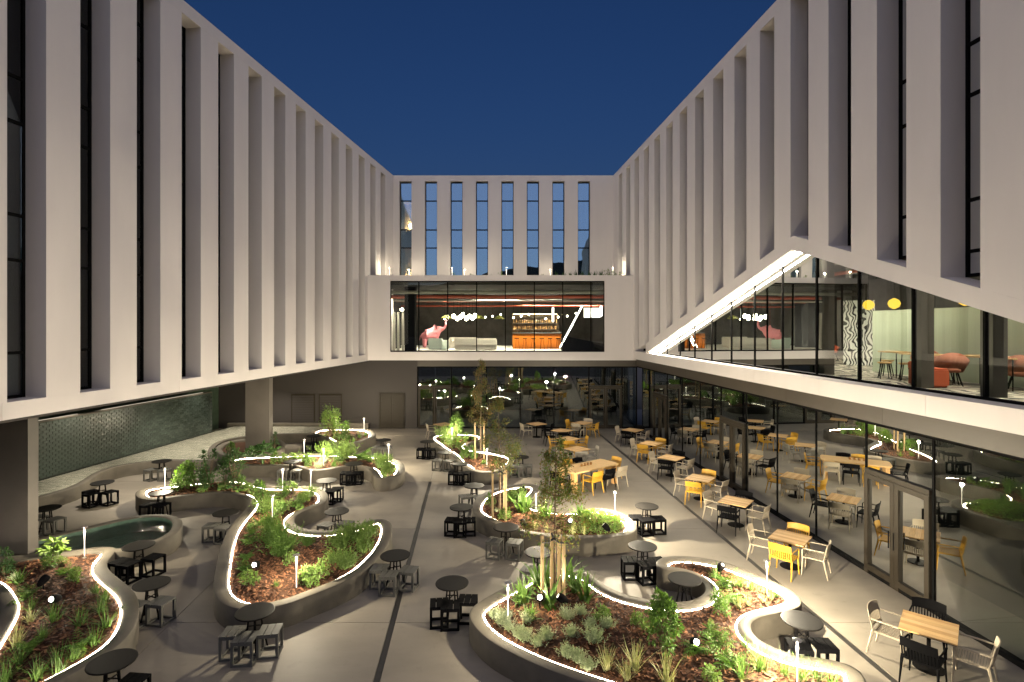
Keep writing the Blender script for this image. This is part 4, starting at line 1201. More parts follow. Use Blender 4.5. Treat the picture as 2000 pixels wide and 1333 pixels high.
# ------------------------------------------------------------------ staked trees
def tree(x, Y, P, htop, r, zc0, label, seed, lean=0.0, mats=('leaf_olive', 'leaf_green', 'leaf_rust'), nl=2700):
    rr = random.Random(seed)
    z0 = P.sz(x, Y)
    t = thing('young_tree', label, 'tree', (x, Y, z0))
    h = htop - z0; zb = zc0 - z0
    b = MB(); pts = [(0, 0, -.05), (.01, 0, h*.3), (lean*.4, .01, h*.6), (lean, 0, h)]
    b.tube(pts, [.028, .022, .015, .004], 8)
    cs = []
    for k in range(40):
        tt = rr.random()**1.2; z = zb + (h-zb)*tt
        R_ = r*(1-tt)**.8*(.55+.45*min(1, tt*8+.3)) + .04
        a = rr.uniform(0, 6.28); q = R_*rr.uniform(.35, 1)
        c_ = Vector((math.cos(a)*q + lean*tt, math.sin(a)*q, z))
        cs.append((c_, .10+.14*(1-tt)))
        b.tube([(lean*tt, 0, z-.18*q-.05), tuple((c_*.55 + Vector((lean*tt, 0, z-.1))*.45)), tuple(c_)], [.009, .006, .002], 4, False)
    b.build('trunk', 'trunk', t, True)
    cr = MB()
    for _ in range(nl):
        c_, s = cs[int(rr.random()*len(cs))]
        d = uv(R(-80), R(90), rr); q = c_ + d*s*rr.uniform(.1, 1.3)
        cr.cur = rr.choice((0, 0, 1, 2, 0))
        cr.leaf(q, uv(R(-60), R(50), rr), UP, rr.uniform(.045, .085), rr.uniform(.022, .040))
    cr.build('crown', list(mats), t)
    return t
def stakes(pts, ztop, P, phrase):
    n = len(pts)
    pts = sorted(pts, key=lambda p: imx(p))
    for i, (x, y) in enumerate(pts):
        z0 = P.sz(x, y)
        b = MB(); b.box((0, 0, (ztop-z0)/2-.05), (.055, .055, ztop-z0+.1), .3)
        o = b.build('tree_stake', 'stake_wood'); o.location = (x, y, z0)
        tag(o, '%spale square timber stake around %s' % (nth(i, n), phrase), 'stake', 'stakes around ' + phrase)
    t = thing('tree_tie', 'black rubber tie wrapped across the stakes of %s' % phrase, 'strap')
    cx_ = sum(p[0] for p in pts)/n; cy_ = sum(p[1] for p in pts)/n
    for (x, y) in pts:
        b = MB(); b.tube([(x, y-.03, ztop-.12), ((x+cx_)/2, (y+cy_)/2-.02, ztop-.16), (cx_, cy_, ztop-.13)], .022, 6)
        b.build('band', 'rubber', t)
    return t
tree(.86, 10.95, PL['P6'], 3.9, .74, 1.9, 'slender young tree staked in the right foreground planter', 1, .03)
stakes([(.60, 10.75), (1.02, 10.72), (.82, 11.2), (.96, 11.1)], 1.97, PL['P6'], 'the foreground tree')
tree(-.36, 16.1, PL['P5'], 3.95, .70, 1.95, 'young olive-brown tree staked in the kidney-shaped middle planter', 2, -.05, ('leaf_olive', 'leaf_rust', 'leaf_dark'))
stakes([(-.57, 15.9), (-.18, 15.85), (-.36, 16.3), (-.24, 16.25)], 1.95, PL['P5'], 'the middle tree')
tree(-1.35, 23.3, PL['P4'], 4.7, .66, 2.0, 'young reddish-brown tree staked near the rear glass', 3, .05, ('leaf_rust', 'leaf_olive', 'leaf_dark'))
stakes([(-1.58, 23.2), (-1.2, 23.15), (-1.36, 23.5)], 2.02, PL['P4'], 'the rear tree')
tree(1.35, 12.6, PL['P6'], 0.6, .05, .5, 'tiny sapling', 9) if False else None

# ------------------------------------------------------------------ round tables and box stools
def round_table():
    t = thing('round_table', 'x', 'table')
    MB().lathe([(.335, .695), (.345, .70), (.35, .712), (.348, .722), (.335, .725)], 36).build('tabletop', 'table_compact', t)
    for k in range(4):
        a = math.pi/4 + k*math.pi/2; c_, s_ = math.cos(a), math.sin(a)
        b = MB(); b.tube([(c_*.10, s_*.10, .694), (c_*.13, s_*.13, .40), (c_*.22, s_*.22, .0)], .017, 6); b.build('leg', 'metal_black', t)
    b = MB()
    for k in range(2):
        a = math.pi/4 + k*math.pi/2; c_, s_ = math.cos(a), math.sin(a)
        b.tube([(-c_*.125, -s_*.125, .44-.004*k), (c_*.125, s_*.125, .44+.03*k)], .012, 6)
    b.build('crossbar', 'metal_black', t)
    return t
def stool(mat):
    t = thing('box_stool', 'x', 'stool')
    W, Hh, T = .38, .45, .045
    for k in range(3):
        wd = (W-.02)/3
        MB().box((-W/2 + wd/2 + k*(wd+.01), 0, Hh-.0125), (wd, W, .025)).build('slat', mat, t)
    for sg in (-1, 1):
        b = MB(); y = sg*(W/2-T/2)
        b.box((-W/2+T/2, y, (Hh-.025)/2), (T, T, Hh-.026)); b.box((W/2-T/2, y, (Hh-.025)/2), (T, T, Hh-.026))
        b.box((0, y, T/2), (W-2*T-.001, T*.9, T)); b.box((0, y, Hh-.025-T/2), (W-2*T-.001, T*.9, T*.98))
        b.build('side_frame', mat, t)
    for sg in (-1, 1):
        b = MB(); b.box((sg*(W/2-T/2), 0, T/2), (T*.9, W-2*T-.001, T*.98)); b.build('rail', mat, t)
    return t
rt = round_table(); rtu = [0]
st = {'g': stool('stool_grey'), 'b': stool('stool_black')}; stu = {'g': [0], 'b': [0]}
# (table centre in the frame, stool colour, stool positions round the table in degrees, 0 = away from viewer, clockwise 90 = right)
RT = [((92, 993), 'g', [110, 200, 280]), ((200, 943), 'b', [200, 260, 110]), ((316, 901), 'g', [230, 130]), ((315, 963), 'b', [215, 145]), ((441, 1002), 'g', [235, 160]), ((271, 1066), 'b', [225, 180, 90]),
      ((296, 1140), 'g', [200, 120]), ((219, 1292), 'b', [100, 160]), ((498, 1195), 'g', [240, 180, 110]), ((772, 1085), 'g', [265, 190, 110]), ((883, 1139), 'b', [220, 180, 110]), ((658, 999), 'g', [215, 120]),
      ((638, 939), 'b', [140, 90]), ((571, 902), 'g', [230, 130]), ((691, 906), 'b', [220, 140, 180]), ((613, 852), 'b', [210, 150]), ((749, 860), 'g', [235, 130, 180]), ((835, 863), 'b', [225, 140, 180]),
      ((870, 884), 'g', [240, 150]), ((898, 906), 'b', [220, 140, 180]), ((926, 949), 'g', [230, 150]), ((901, 991), 'b', [225, 180, 135]), ((988, 1030), 'g', [235, 140]), ((1017, 893), 'g', [220, 130, 170]),
      ((1263, 989), 'b', [200, 130, 250]), ((1255, 1067), 'b', [250, 180, 120]), ((1337, 1131), None, []), ((1566, 1212), 'b', [215, 140]), ((1053, 1079), 'g', [220, 150])]
def near_planter(p):
    best = None
    for k, P in PL.items():
        if k == 'P7': continue
        d = bdist(P.out, p.x, p.y)
        if best is None or d < best[0]: best = (d, k)
    return best[1]
tabs = {}; stools = {}
for (px, py), colr, angs in RT:
    p = G(px, py, .715)
    rz = rnd.uniform(0, 6.28)
    o = put(rt, rtu, (p.x, p.y, 0), rz)
    key = near_planter(p)
    tabs.setdefault(key, []).append((imx(p), o))
    base = rnd.uniform(-.35, .35)
    for a in angs:
        a_ = R(a); r = .36
        sx_, sy_ = p.x + r*math.sin(a_), p.y + r*math.cos(a_)
        s_ = put(st[colr], stu[colr], (sx_, sy_, 0), base + rnd.uniform(-.15, .15))
        stools.setdefault((key, colr), []).append((imx((sx_, sy_)), s_))
for key, lst in tabs.items():
    lst.sort(key=lambda e: e[0])
    for i, (x, o) in enumerate(lst):
        tag(o, '%sround dark bistro table standing beside the %s' % (nth(i, len(lst)), PL[key].phrase), 'table', 'round bistro tables')
for (key, colr), lst in stools.items():
    lst.sort(key=lambda e: e[0])
    for i, (x, o) in enumerate(lst):
        tag(o, '%s%s slatted box stool beside the %s' % (nth(i, len(lst)), {'g': 'grey', 'b': 'black'}[colr], PL[key].phrase), 'stool', '%s box stools' % {'g': 'grey', 'b': 'black'}[colr])

# ------------------------------------------------------------------ armchairs
def armchair(mat):
    t = thing('armchair', 'x', 'chair')
    b = MB()                                # slatted seat
    b.box((0, -.215, .435), (.46, .03, .03)); b.box((0, .225, .435), (.46, .03, .03))
    b.box((-.235, 0, .435), (.03, .47, .03)); b.box((.235, 0, .435), (.03, .47, .03))
    for k in range(11): b.box((0, -.175+k*.0365, .442), (.44, .026, .012))
    b.build('seat', mat, t)
    b = MB()                                # curved shell back: solid top, slots below
    n = 12
    def bp(i, z, off=0.0):
        u = -1 + 2*i/n; x = u*.265; y = -.245 - .05*(1-u*u) - (z-.45)*.22 + off
        return (x, y, z + .02*(1-u*u) if z > .7 else z)
    def strip(i0, i1, z0, z1):
        for i in range(i0, i1):
            vs = [bp(i, z0), bp(i+1, z0), bp(i+1, z0, .018), bp(i, z0, .018), bp(i, z1), bp(i+1, z1), bp(i+1, z1, .018), bp(i, z1, .018)]
            b.hexa(vs)
    strip(0, n, .66, .82); strip(0, n, .455, .49)
    for i in range(0, n):
        p0, p1 = bp(i+.28, .49), bp(i+.72, .49); q0, q1 = bp(i+.28, .66), bp(i+.72, .66)
        o_ = .018
        b.hexa([p0, p1, (p1[0], p1[1]+o_, p1[2]), (p0[0], p0[1]+o_, p0[2]), q0, q1, (q1[0], q1[1]+o_, q1[2]), (q0[0], q0[1]+o_, q0[2])])
    b.build('backrest', mat, t)
    for sg in (-1, 1):
        b = MB(); b.tube([(sg*.265, -.29, .655), (sg*.275, -.05, .66), (sg*.27, .17, .655), (sg*.262, .215, .63), (sg*.255, .225, .44)], [.014, .016, .017, .016, .016], 6); b.build('arm', mat, t)
        b = MB(); b.tube([(sg*.24, .215, .435), (sg*.265, .235, 0)], [.024, .013], 6); b.build('leg', mat, t)
        b = MB(); b.tube([(sg*.25, -.235, .455), (sg*.268, -.33, 0)], [.026, .013], 6); b.build('leg', mat, t)
    return t
chairs = {'y': armchair('plastic_yellow'), 'w': armchair('plastic_beige'), 'k': armchair('plastic_black'), 'g': armchair('plastic_grey')}
chu = {k: [0] for k in chairs}
CN = {'y': 'yellow', 'w': 'beige', 'k': 'black', 'g': 'grey'}
def chair(c_, x, y, face, label, group):
    o = put(chairs[c_], chu[c_], (x, y, 0), face - math.pi/2)
    return tag(o, label, 'chair', group)
def square_table():
    t = thing('square_table', 'x', 'table')
    top = MB().box((0, 0, .716), (.80, .80, .012)).build('tabletop', 'metal_black', t)
    n = 7; wd = .82/n
    for k in range(n):
        MB().box((0, -.41+wd*(k+.5), .734), (.82, wd-.003, .024)).build('plank', 'wood%d' % ((k*3+1) % 4), top)
    MB().box((0, 0, .37), (.06, .06, .685)).build('post', 'metal_black', t)
    b = MB(); b.lathe([(.24, 0), (.24, .012), (.05, .025)], 24); b.build('base', 'metal_black', t)
    return t
sq = square_table(); squ = [0]
ROW = [((1814, 1224), 'wkkw'), ((1543, 1050), 'wyyw'), ((1437, 979), 'wkkw'), ((1368, 934), 'wyyw'), ((1311, 894), 'wkkw'), ((1272, 866), 'wyyw'), ((1236, 840), 'wkkw')]
SIDES = [(140, 'left of'), (230, 'in front of'), (50, 'behind'), (-40, 'right of')]
for i, ((x, y), cols) in enumerate(ROW):
    p = G(x, y, .74)
    rot = R(-40 + rnd.uniform(-3, 3))
    o = put(sq, squ, (p.x, p.y, 0), rot)
    tag(o, 'square wooden table, %s from the viewer along the right glass wall' % ORD[i], 'table', 'square tables along the glass')
    for c_, (a, wd) in zip(cols, SIDES):
        aa = R(a) + rnd.uniform(-.09, .09); r = .60 + rnd.uniform(-.05, .05)
        chair(c_, p.x + r*math.cos(aa), p.y + r*math.sin(aa), aa + math.pi + rnd.uniform(-.12, .12), '%s armchair %s the %s wooden table from the viewer along the glass' % (CN[c_], wd, ORD[i]), 'armchairs along the glass')
MID = [((866, 829), 'rear left', [(200, 'w')]), ((1048, 828), 'rear middle', [(200, 'w'), (-20, 'k'), (70, 'k')]), ((1137, 826), 'rear right', [(150, 'y'), (-30, 'y'), (240, 'w'), (60, 'w')]), ((1097, 841), 'second', [(190, 'k'), (-10, 'k'), (270, 'k')]),
       ((1110, 857), 'third', [(180, 'y'), (5, 'y'), (265, 'y')]), ((1127, 877), 'nearest', [(175, 'w'), (5, 'g'), (275, 'g')])]
NM = ['beside the rear left glass doors', 'left of the rear right glass doors', 'before the rear right glass doors', 'with black chairs in the middle file', 'with yellow chairs in the middle file', 'just behind the long table']
for (pxy, nm, cl), ph in zip(MID, NM):
    p = G(pxy[0], pxy[1], .74)
    o = put(sq, squ, (p.x, p.y, 0), R(40 + rnd.uniform(-6, 6)))
    tag(o, 'square wooden table %s' % ph, 'table', 'square tables in the middle')
    for a, c_ in cl:
        aa = R(a); r = .60
        side = 'left' if 135 <= a <= 225 else 'right' if -45 <= a <= 45 else 'far side' if a < 135 else 'near side'
        chair(c_, p.x + r*math.cos(aa), p.y + r*math.sin(aa), aa + math.pi, '%s armchair at the %s of the table %s' % (CN[c_], side, ph), 'armchairs in the middle')
# long communal table
lt = thing('long_table', 'long pale wooden communal table with thick square legs', 'table', (2.93, 20.85, 0), R(36))
tp = MB()
L_, W_ = 2.4, 1.0
n = 6; top = MB().box((0, 0, .715), (L_-.1, W_-.1, .03)).build('apron', 'wood1', lt)
for k in range(n):
    wd = W_/n; ins = .06 if k in (0, n-1) else 0
    y = -W_/2 + wd*(k+.5)
    poly = [(-L_/2+ins, y-wd/2+.002), (L_/2-ins, y-wd/2+.002), (L_/2-ins*0, y+wd/2-.002), (-L_/2+ins*0, y+wd/2-.002)]
    if k == n-1: poly = [(-L_/2, y-wd/2+.002), (L_/2, y-wd/2+.002), (L_/2-ins, y+wd/2-.002), (-L_/2+ins, y+wd/2-.002)]
    MB().prism(poly, .731, .775).build('plank', 'wood%d' % ((k*3) % 3), top)
for sx_ in (-1, 1):
    for sy_ in (-1, 1):
        MB().box((sx_*(L_/2-.16), sy_*(W_/2-.14), .35), (.15, .15, .699)).build('leg', 'wood3', lt)
def ltp(u, v): return (2.93 + u*math.cos(R(36)) - v*math.sin(R(36)), 20.85 + u*math.sin(R(36)) + v*math.cos(R(36)))
for u, v, fa, c_, ph in ((-.45, -.68, 90, 'y', 'near side, left of the black one'), (.2, -.68, 90, 'k', 'near side, in the middle'), (.85, -.68, 90, 'w', 'near side, right of the black one'),
                         (-.75, .68, -90, 'w', 'far side at the left'), (-.2, .68, -90, 'y', 'far side beside the black one'), (.35, .68, -90, 'k', 'far side, in the middle'), (1.42, .15, 180, 'y', 'right end'), (-1.42, 0, 0, 'k', 'left end')):
    q = ltp(u, v)
    chair(c_, q[0], q[1], R(36 + fa), '%s armchair at the long table, %s' % (CN[c_], ph), 'armchairs at the long table')
for k in range(4):
    q = ltp(-.30+k*.16, .05)
    o = MB().lathe([(.03, 0), (.045, .01), (.045, .08), (.035, .10), (.03, .10), (.03, .03)], 12).build('glass_jar', 'jar_brown', None, True); o.location = (q[0], q[1], .776)
    tag(o, '%ssmall brown glass jar in the row on the long table' % nth(k, 4), 'jar', 'jars on the long table')

# ------------------------------------------------------------------ lobby interior
FL = 4.5
def bevbox(name, c_, s, mat, parent, bev=.05):
    bm = bmesh.new(); bmesh.ops.create_cube(bm, size=1)
    for v in bm.verts: v.co = Vector((v.co.x*s[0], v.co.y*s[1], v.co.z*s[2]))
    bmesh.ops.bevel(bm, geom=list(bm.edges), offset=bev, segments=2, affect='EDGES')
    me = bpy.data.meshes.new(name); bm.to_mesh(me); bm.free(); me.materials.append(M[mat])
    return mk(name, me, parent, c_)
def sofa(x, Y, w_, mat, label, rz=0):
    t = thing('sofa', label, 'sofa', (x, Y, FL), rz)
    bevbox('base', (0, 0, .22), (w_, .95, .40), mat, t); bevbox('backrest', (0, .38, .55), (w_, .24, .5), mat, t)
    for sg in (-1, 1): bevbox('armrest', (sg*(w_/2-.12), -.02, .50), (.24, .9, .36), mat, t)
    k = max(1, int(w_/.9))
    for i in range(k): bevbox('cushion', (-w_/2+.24+(w_-.48)*(i+.5)/k, -.08, .47), ((w_-.5)/k-.02, .72, .14), mat, t, .04)
    return t
sofa((930-1000)/F*38, 38.0, 2.9, 'sofa_white', 'long white sofa in the middle of the lobby', math.pi)
sofa((857-1000)/F*38.2, 38.2, 1.15, 'sofa_mint', 'pale mint armchair in the lobby beside the pink elephant', math.pi*.85)
sofa((905-1000)/F*42, 41.6, 2.2, 'sofa_white', 'white sofa further back in the lobby', 0)
# pink elephant figure with raised trunk
EX, EY = (843-1000)/F*40.5, 40.5
et = thing('elephant_statue', 'glossy pink elephant figure with raised trunk in the lobby', 'statue', (EX, EY, FL), R(12))
sk = [((-.45, 0, 1.0), .36), ((0, 0, 1.08), .40), ((.32, 0, 1.18), .34), ((.60, 0, 1.48), .27), ((.80, 0, 1.42), .16), ((.98, 0, 1.55), .11), ((1.06, 0, 1.80), .085), ((1.04, 0, 2.02), .07), ((1.12, 0, 2.16), .075),
      ((-.52, .2, .5), .16), ((-.52, .2, .05), .14), ((-.52, -.2, .5), .16), ((-.52, -.2, .05), .14), ((.28, .2, .5), .16), ((.30, .2, .05), .14), ((.28, -.2, .5), .16), ((.30, -.2, .05), .14), ((-.82, 0, .95), .04), ((-.88, 0, .6), .025)]
ed = [(0, 1), (1, 2), (2, 3), (3, 4), (4, 5), (5, 6), (6, 7), (7, 8), (0, 9), (9, 10), (0, 11), (11, 12), (2, 13), (13, 14), (2, 15), (15, 16), (0, 17), (17, 18)]
me = bpy.data.meshes.new('body'); me.from_pydata([s[0] for s in sk], ed, []); me.materials.append(M['pink'])
eo = mk('body', me, et)
md = eo.modifiers.new('skin', 'SKIN'); md.use_smooth_shade = True
for i, s in enumerate(sk): me.skin_vertices[0].data[i].radius = (s[1], s[1])
me.skin_vertices[0].data[1].use_root = True
eo.modifiers.new('sub', 'SUBSURF').levels = 1; eo.modifiers['sub'].render_levels = 2
for sg in (-1, 1):
    b = MB(); n = 10
    vs = [(0.42, sg*.22, 1.5)] + [(.36 + .26*math.cos(a)*.6 - .1, sg*(.30+.05*math.sin(a*2)), 1.42 + .34*math.sin(a)) for a in [2*math.pi*k/n for k in range(n)]]
    b.add(vs + [(v[0], v[1]+sg*.03, v[2]) for v in vs], [(0, 1+k, 1+(k+1) % n) for k in range(n)] + [(n+1, n+2+(k+1) % n, n+2+k) for k in range(n)]); b.build('ear', 'pink', et, True)
# bar
BX, BY = (1049-1000)/F*40, 40.0
bt = thing('bar_counter', 'orange panelled bar counter with dark top in the lobby', 'bar', (BX, BY, FL))
b = MB()
for k in range(15):
    b.box((-1.68 + k*.24, -.35 + .02*((k % 2)), .56), (.23, .08, 1.10))
b.box((0, .1, .55), (3.5, .8, 1.08)); b.build('front', 'bar_orange', bt)
MB().box((0, .05, 1.15), (3.66, 1.1, .08)).build('worktop', 'bar_top', bt)
for k in range(6):
    s_ = thing('bar_stool', '%sthin metal bar stool at the orange bar' % nth(k, 6), 'stool', (BX-1.5+k*.6, BY-.85, FL), k*.7, 'bar stools')
    MB().lathe([(.16, .74), (.18, .76), (.17, .79)], 14).build('seat', 'metal_black', s_)
    for q in range(3):
        a = q*2.094; MB().tube([(.08*math.cos(a), .08*math.sin(a), .74), (.2*math.cos(a), .2*math.sin(a), 0)], .012, 5).build('leg', 'metal_black', s_)
bs = thing('bottle_shelf', 'back bar shelf lined with bottles behind the orange counter', 'shelf', (BX, BY+3.2, FL))
for z in (.9, 1.4, 1.9, 2.4): MB().box((0, 0, z), (3.6, .3, .04)).build('board', 'bar_top', bs)
MB().box((0, .2, 1.3), (3.7, .06, 2.6)).build('back_panel', 'bar_back', bs)
b = MB()
for z in (.92, 1.42, 1.92):
    for k in range(22): b.lathe([(.04, 0), (.04, .2), (.015, .25), (.015, .32)], 6, (-1.7+k*.16+rnd.uniform(-.03, .03), 0, z))
o = b.build('bottles', 'bottle', bs); o['kind'] = 'stuff'
MB().box((0, .1, 2.62), (3.5, .03, .03)).build('shelf_light', 'shelf_warm', bs)
# pendants and light bars
for k, (x, Y, z) in enumerate([(886, 38.5, 6.85), (893, 38.9, 6.7), (899, 38.3, 6.8), (904, 38.8, 6.95), (911, 38.4, 6.7), (917, 38.9, 6.85), (923, 38.5, 6.75), (928, 38.7, 6.9)]):
    X = (x-1000)/F*Y
    t = thing('pendant_lamp', '%sglowing globe pendant in the lobby chandelier cluster' % nth(k, 8), 'light', (X, Y, z), 0, 'globe pendants in the lobby')
    MB().lathe([(.02, -.16), (.10, -.12), (.13, 0), (.10, .12), (.02, .16)], 12).build('globe', 'bulb', t, True); MB().tube([(0, 0, .16), (0, 0, 8.65-z)], .008, 5).build('cord', 'metal_black', t)
for k, (x, Y) in enumerate([(872, 40), (935, 40), (975, 42)]):
    X = (x-1000)/F*Y
    t = thing('dome_lamp', '%solive dome pendant lamp in the lobby' % nth(k, 3), 'light', (X, Y, 6.7), 0, 'dome pendants in the lobby')
    MB().lathe([(.42, 0), (.40, .06), (.25, .2), (.05, .28)], 16).build('shade', 'leaf_olive', t, True); MB().tube([(0, 0, .28), (0, 0, 1.95)], .008, 5).build('cord', 'metal_black', t)
    MB().lathe([(.06, .03), (.06, .1)], 10).build('bulb', 'bulb', t)
def bar_light(p, q, r, label, mat='neon'):
    t = thing('light_bar', label, 'light', p)
    MB().tube([(0, 0, 0), tuple(Vector(q)-Vector(p))], r, 8).build('tube', mat, t); return t
Y = 35.2
bar_light(((1095-1000)/F*Y, Y, FL+.35), ((1138-1000)/F*Y, Y+.1, H+(HOR-597)*Y/F), .04, 'thick slanting white light tube at the right of the lobby')
bar_light(((1092-1000)/F*Y, Y-.3, FL+.25), ((1118-1000)/F*Y, Y-.3, FL+1.75), .022, 'thin slanting white light tube at the right of the lobby')
Y = 39; bar_light(((1080-1000)/F*Y, Y, H+(HOR-629)*Y/F), ((1080-1000)/F*Y, Y, H+(HOR-601)*Y/F), .06, 'upright white light tube hanging over the orange bar')
Y = 38; bar_light(((1174-1000)/F*Y, Y, H+(HOR-618)*Y/F), ((1174-1000)/F*Y, Y, H+(HOR-598)*Y/F), .07, 'upright white light tube at the far right of the lobby')
t = thing('wall_light', 'glowing white wall panel at the right of the lobby', 'light', ((1158-1000)/F*39, 39.4, H+(HOR-611)*39/F)); MB().box((0, 0, 0), (1.2, .06, .7)).build('panel', 'panel_white', t)
t = thing('stair_block', 'dark sloping stair side at the right of the lobby', 'stair', (5.2, 37, FL)); MB().add([(-1.8, -1, 0), (1.6, -1, 0), (1.6, -1, .35), (-1.8, -1, 1.0), (-1.8, 1, 0), (1.6, 1, 0), (1.6, 1, .35), (-1.8, 1, 1.0)], [(0, 1, 2, 3), (7, 6, 5, 4), (3, 2, 6, 7), (0, 3, 7, 4), (1, 5, 6, 2), (0, 4, 5, 1)]).build('side', 'metal_black', t)
for k, (z, Y, m_) in enumerate([(8.1, 36, 'pipe_red'), (7.9, 37.2, 'pipe_grey'), (8.25, 38.5, 'pipe_red'), (8.0, 40, 'pipe_red'), (8.3, 34.5, 'pipe_grey'), (7.7, 41.5, 'pipe_red')]):
    t = thing('ceiling_pipe', '%s pipe under the lobby ceiling, %s from the window' % ('red' if m_ == 'pipe_red' else 'grey', ORD[k]), 'pipe', (0, Y, z), 0, 'lobby ceiling pipes')
    MB().tube([(-9, 0, 0), (7, 0, 0)], .07 if k % 2 else .11, 8).build('tube', m_, t)
for k, (x, Y) in enumerate([(-4.6, 39.5), (-1.0, 37.0), (2.2, 37.6), (-8.3, 36.5), (2.0, 41.6), (-3.2, 43.5), (5.2, 41)]):  # added fill lights for the room, skirts keep the glowing strips out of view
    t = thing('added_ceiling_light', '%sadded linear fill light under the lobby ceiling' % nth(k, 7), 'light', (x, Y, 8.45), 0, 'added lobby fill lights')
    MB().box((0, 0, 0), (2.2, .12, .05)).build('diffuser', 'lobby_fill_strip', t); MB().box((0, 0, .06), (2.24, .16, .06)).build('housing', 'metal_black', t); b = MB(); [b.box(*q) for q in (((0, -.09, -.05), (2.24, .02, .16)), ((0, .09, -.05), (2.24, .02, .16)), ((-1.13, 0, -.05), (.02, .2, .16)), ((1.13, 0, -.05), (.02, .2, .16)))]; b.build('skirt', 'metal_black', t)
for k, x in enumerate((770, 778, 787)):
    Y = 37; t = thing('lobby_pillar', '%sslim pale post at the left of the lobby' % nth(k, 3), 'pillar', ((x-1000)/F*Y, Y, FL)); MB().box((0, 0, 1.3), (.14, .14, 2.6)).build('shaft', 'pipe_grey', t)
t = thing('wall_lamp', 'round white lamp at the left end of the lobby', 'light', ((785-1000)/F*36, 36, H+(HOR-605)*36/F)); MB().lathe([(.02, -.1), (.1, -.06), (.12, 0), (.1, .06), (.02, .1)], 12).build('globe', 'bulb', t, True); MB().tube([(0, 0, .1), (0, 0, 1.4)], .008, 5).build('cord', 'metal_black', t)

sp_ = sorted([(868, 44), (948, 43), (962, 45), (978, 44), (1003, 38.6), (1018, 39), (1033, 38.8), (1050, 44), (1066, 43), (1090, 42), (1108, 44), (1125, 40)])
for k, (x, Y) in enumerate(sp_):
    z = 6.75 + .35*((k*5) % 4)/3
    t = thing('small_pendant', '%ssmall warm pendant light hanging in the lobby' % nth(k, len(sp_)), 'light', ((x-1000)/F*Y, Y, z), 0, 'small lobby pendants')
    MB().lathe([(.02, -.06), (.06, -.03), (.06, .03), (.02, .06)], 8).build('globe', 'bulb', t, True); MB().tube([(0, 0, .06), (0, 0, 8.65-z)], .006, 5).build('cord', 'metal_black', t)
# ------------------------------------------------------------------ lounge behind the triangular window
RFL = RS-.02
def rp(Y, d, z=0): return RP(Y, d, RFL+z)
RA = math.atan(.0733)
t = thing('mural_panel', 'freestanding white panel with black squiggle pattern in the lounge', 'panel', rp(20.2, 5.0), R(-33)); MB().box((0, 0, 1.25), (1.0, .06, 2.45)).build('board', 'mural', t)
t = thing('screen_wall', 'pale green frosted glass partition at the right of the lounge', 'partition')
b = MB(); rquad(b, 7.5, 17.7, 3.6, 3.66, RFL, RFL, RFL+2.0, RFL+2.0); b.build('glass', 'frosted', t)
for k, (Y, d) in enumerate([(17.1, 3.0), (16.05, 3.0), (14.95, 3.0), (13.7, 3.0)]):
    p = rp(Y, d, 2.17)
    t = thing('yellow_pendant', '%syellow globe pendant lamp in the lounge' % nth(k, 4), 'light', p, 0, 'yellow globe pendants')
    MB().lathe([(.03, -.16), (.13, -.1), (.17, 0), (.13, .1), (.03, .16)], 14).build('globe', 'bulb_yellow', t, True); MB().tube([(0, 0, .16), (0, 0, 8.72-p[2])], .008, 5).build('cord', 'metal_black', t)
def tub_chair(p, rz, mat, label):
    t = thing('tub_chair', label, 'chair', p, rz)
    b = MB(); n = 14
    vs = []; fs = []
    for i in range(n+1):
        a = R(-20) + R(220)*i/n; hh = .60 + .24*max(0, math.sin(a))**1.5
        for r_, z in ((.25, .34), (.38, hh), (.345, hh), (.23, .45)): vs.append((r_*math.cos(a), r_*math.sin(a), z))
    for i in range(n):
        for k in range(4): fs.append((4*i+k, 4*i+(k+1) % 4, 4*i+4+(k+1) % 4, 4*i+4+k))
    fs += [(0, 1, 2, 3), (4*n+3, 4*n+2, 4*n+1, 4*n)]
    b.add(vs, fs); b.build('shell', mat, t, True)
    MB().lathe([(.20, .33), (.26, .36), (.28, .44), (.22, .47)], 20).build('seat', mat, t, True)
    for q in range(4):
        a = q*math.pi/2+.7; MB().tube([(.2*math.cos(a), .2*math.sin(a), .33), (.33*math.cos(a), .33*math.sin(a), 0)], .014, 5).build('leg', 'metal_black', t)
    return t
tub_chair(rp(13.5, 2.4), 2.6, 'salmon', 'salmon tub chair left of the lounge table')
tub_chair(rp(12.3, 3.0), 2.4, 'salmon', 'salmon tub chair at the near corner of the lounge')
tub_chair(rp(15.0, 3.1), -.6, 'salmon', 'salmon tub chair behind the lounge table')
t = thing('cube_seat', 'rust red cube seat by the lounge glass', 'stool', rp(13.2, 1.55), RA); bevbox('cushion', (0, 0, .24), (.62, .6, .46), 'orange_fabric', t); bevbox('back', (0, .24, .52), (.62, .12, .2), 'orange_fabric', t, .03)
def slim_table(p, w_, l_, label, rz=RA, h=.74):
    t = thing('lounge_table', label, 'table', p, rz)
    MB().box((0, 0, h), (w_, l_, .035)).build('tabletop', 'wood1', t)
    for sx_ in (-1, 1):
        for sy_ in (-1, 1): MB().tube([(sx_*(w_/2-.06), sy_*(l_/2-.06), h-.02), (sx_*(w_/2-.03), sy_*(l_/2-.03), 0)], .014, 5).build('leg', 'metal_black', t)
slim_table(rp(12.9, 3.0), .8, 1.6, 'long wooden table at the right end of the lounge')
slim_table(rp(14.3, 2.4), .7, .9, 'small wooden table in the middle of the lounge')
slim_table(rp(15.6, 2.7), .6, .7, 'small wooden table near the patterned panel')
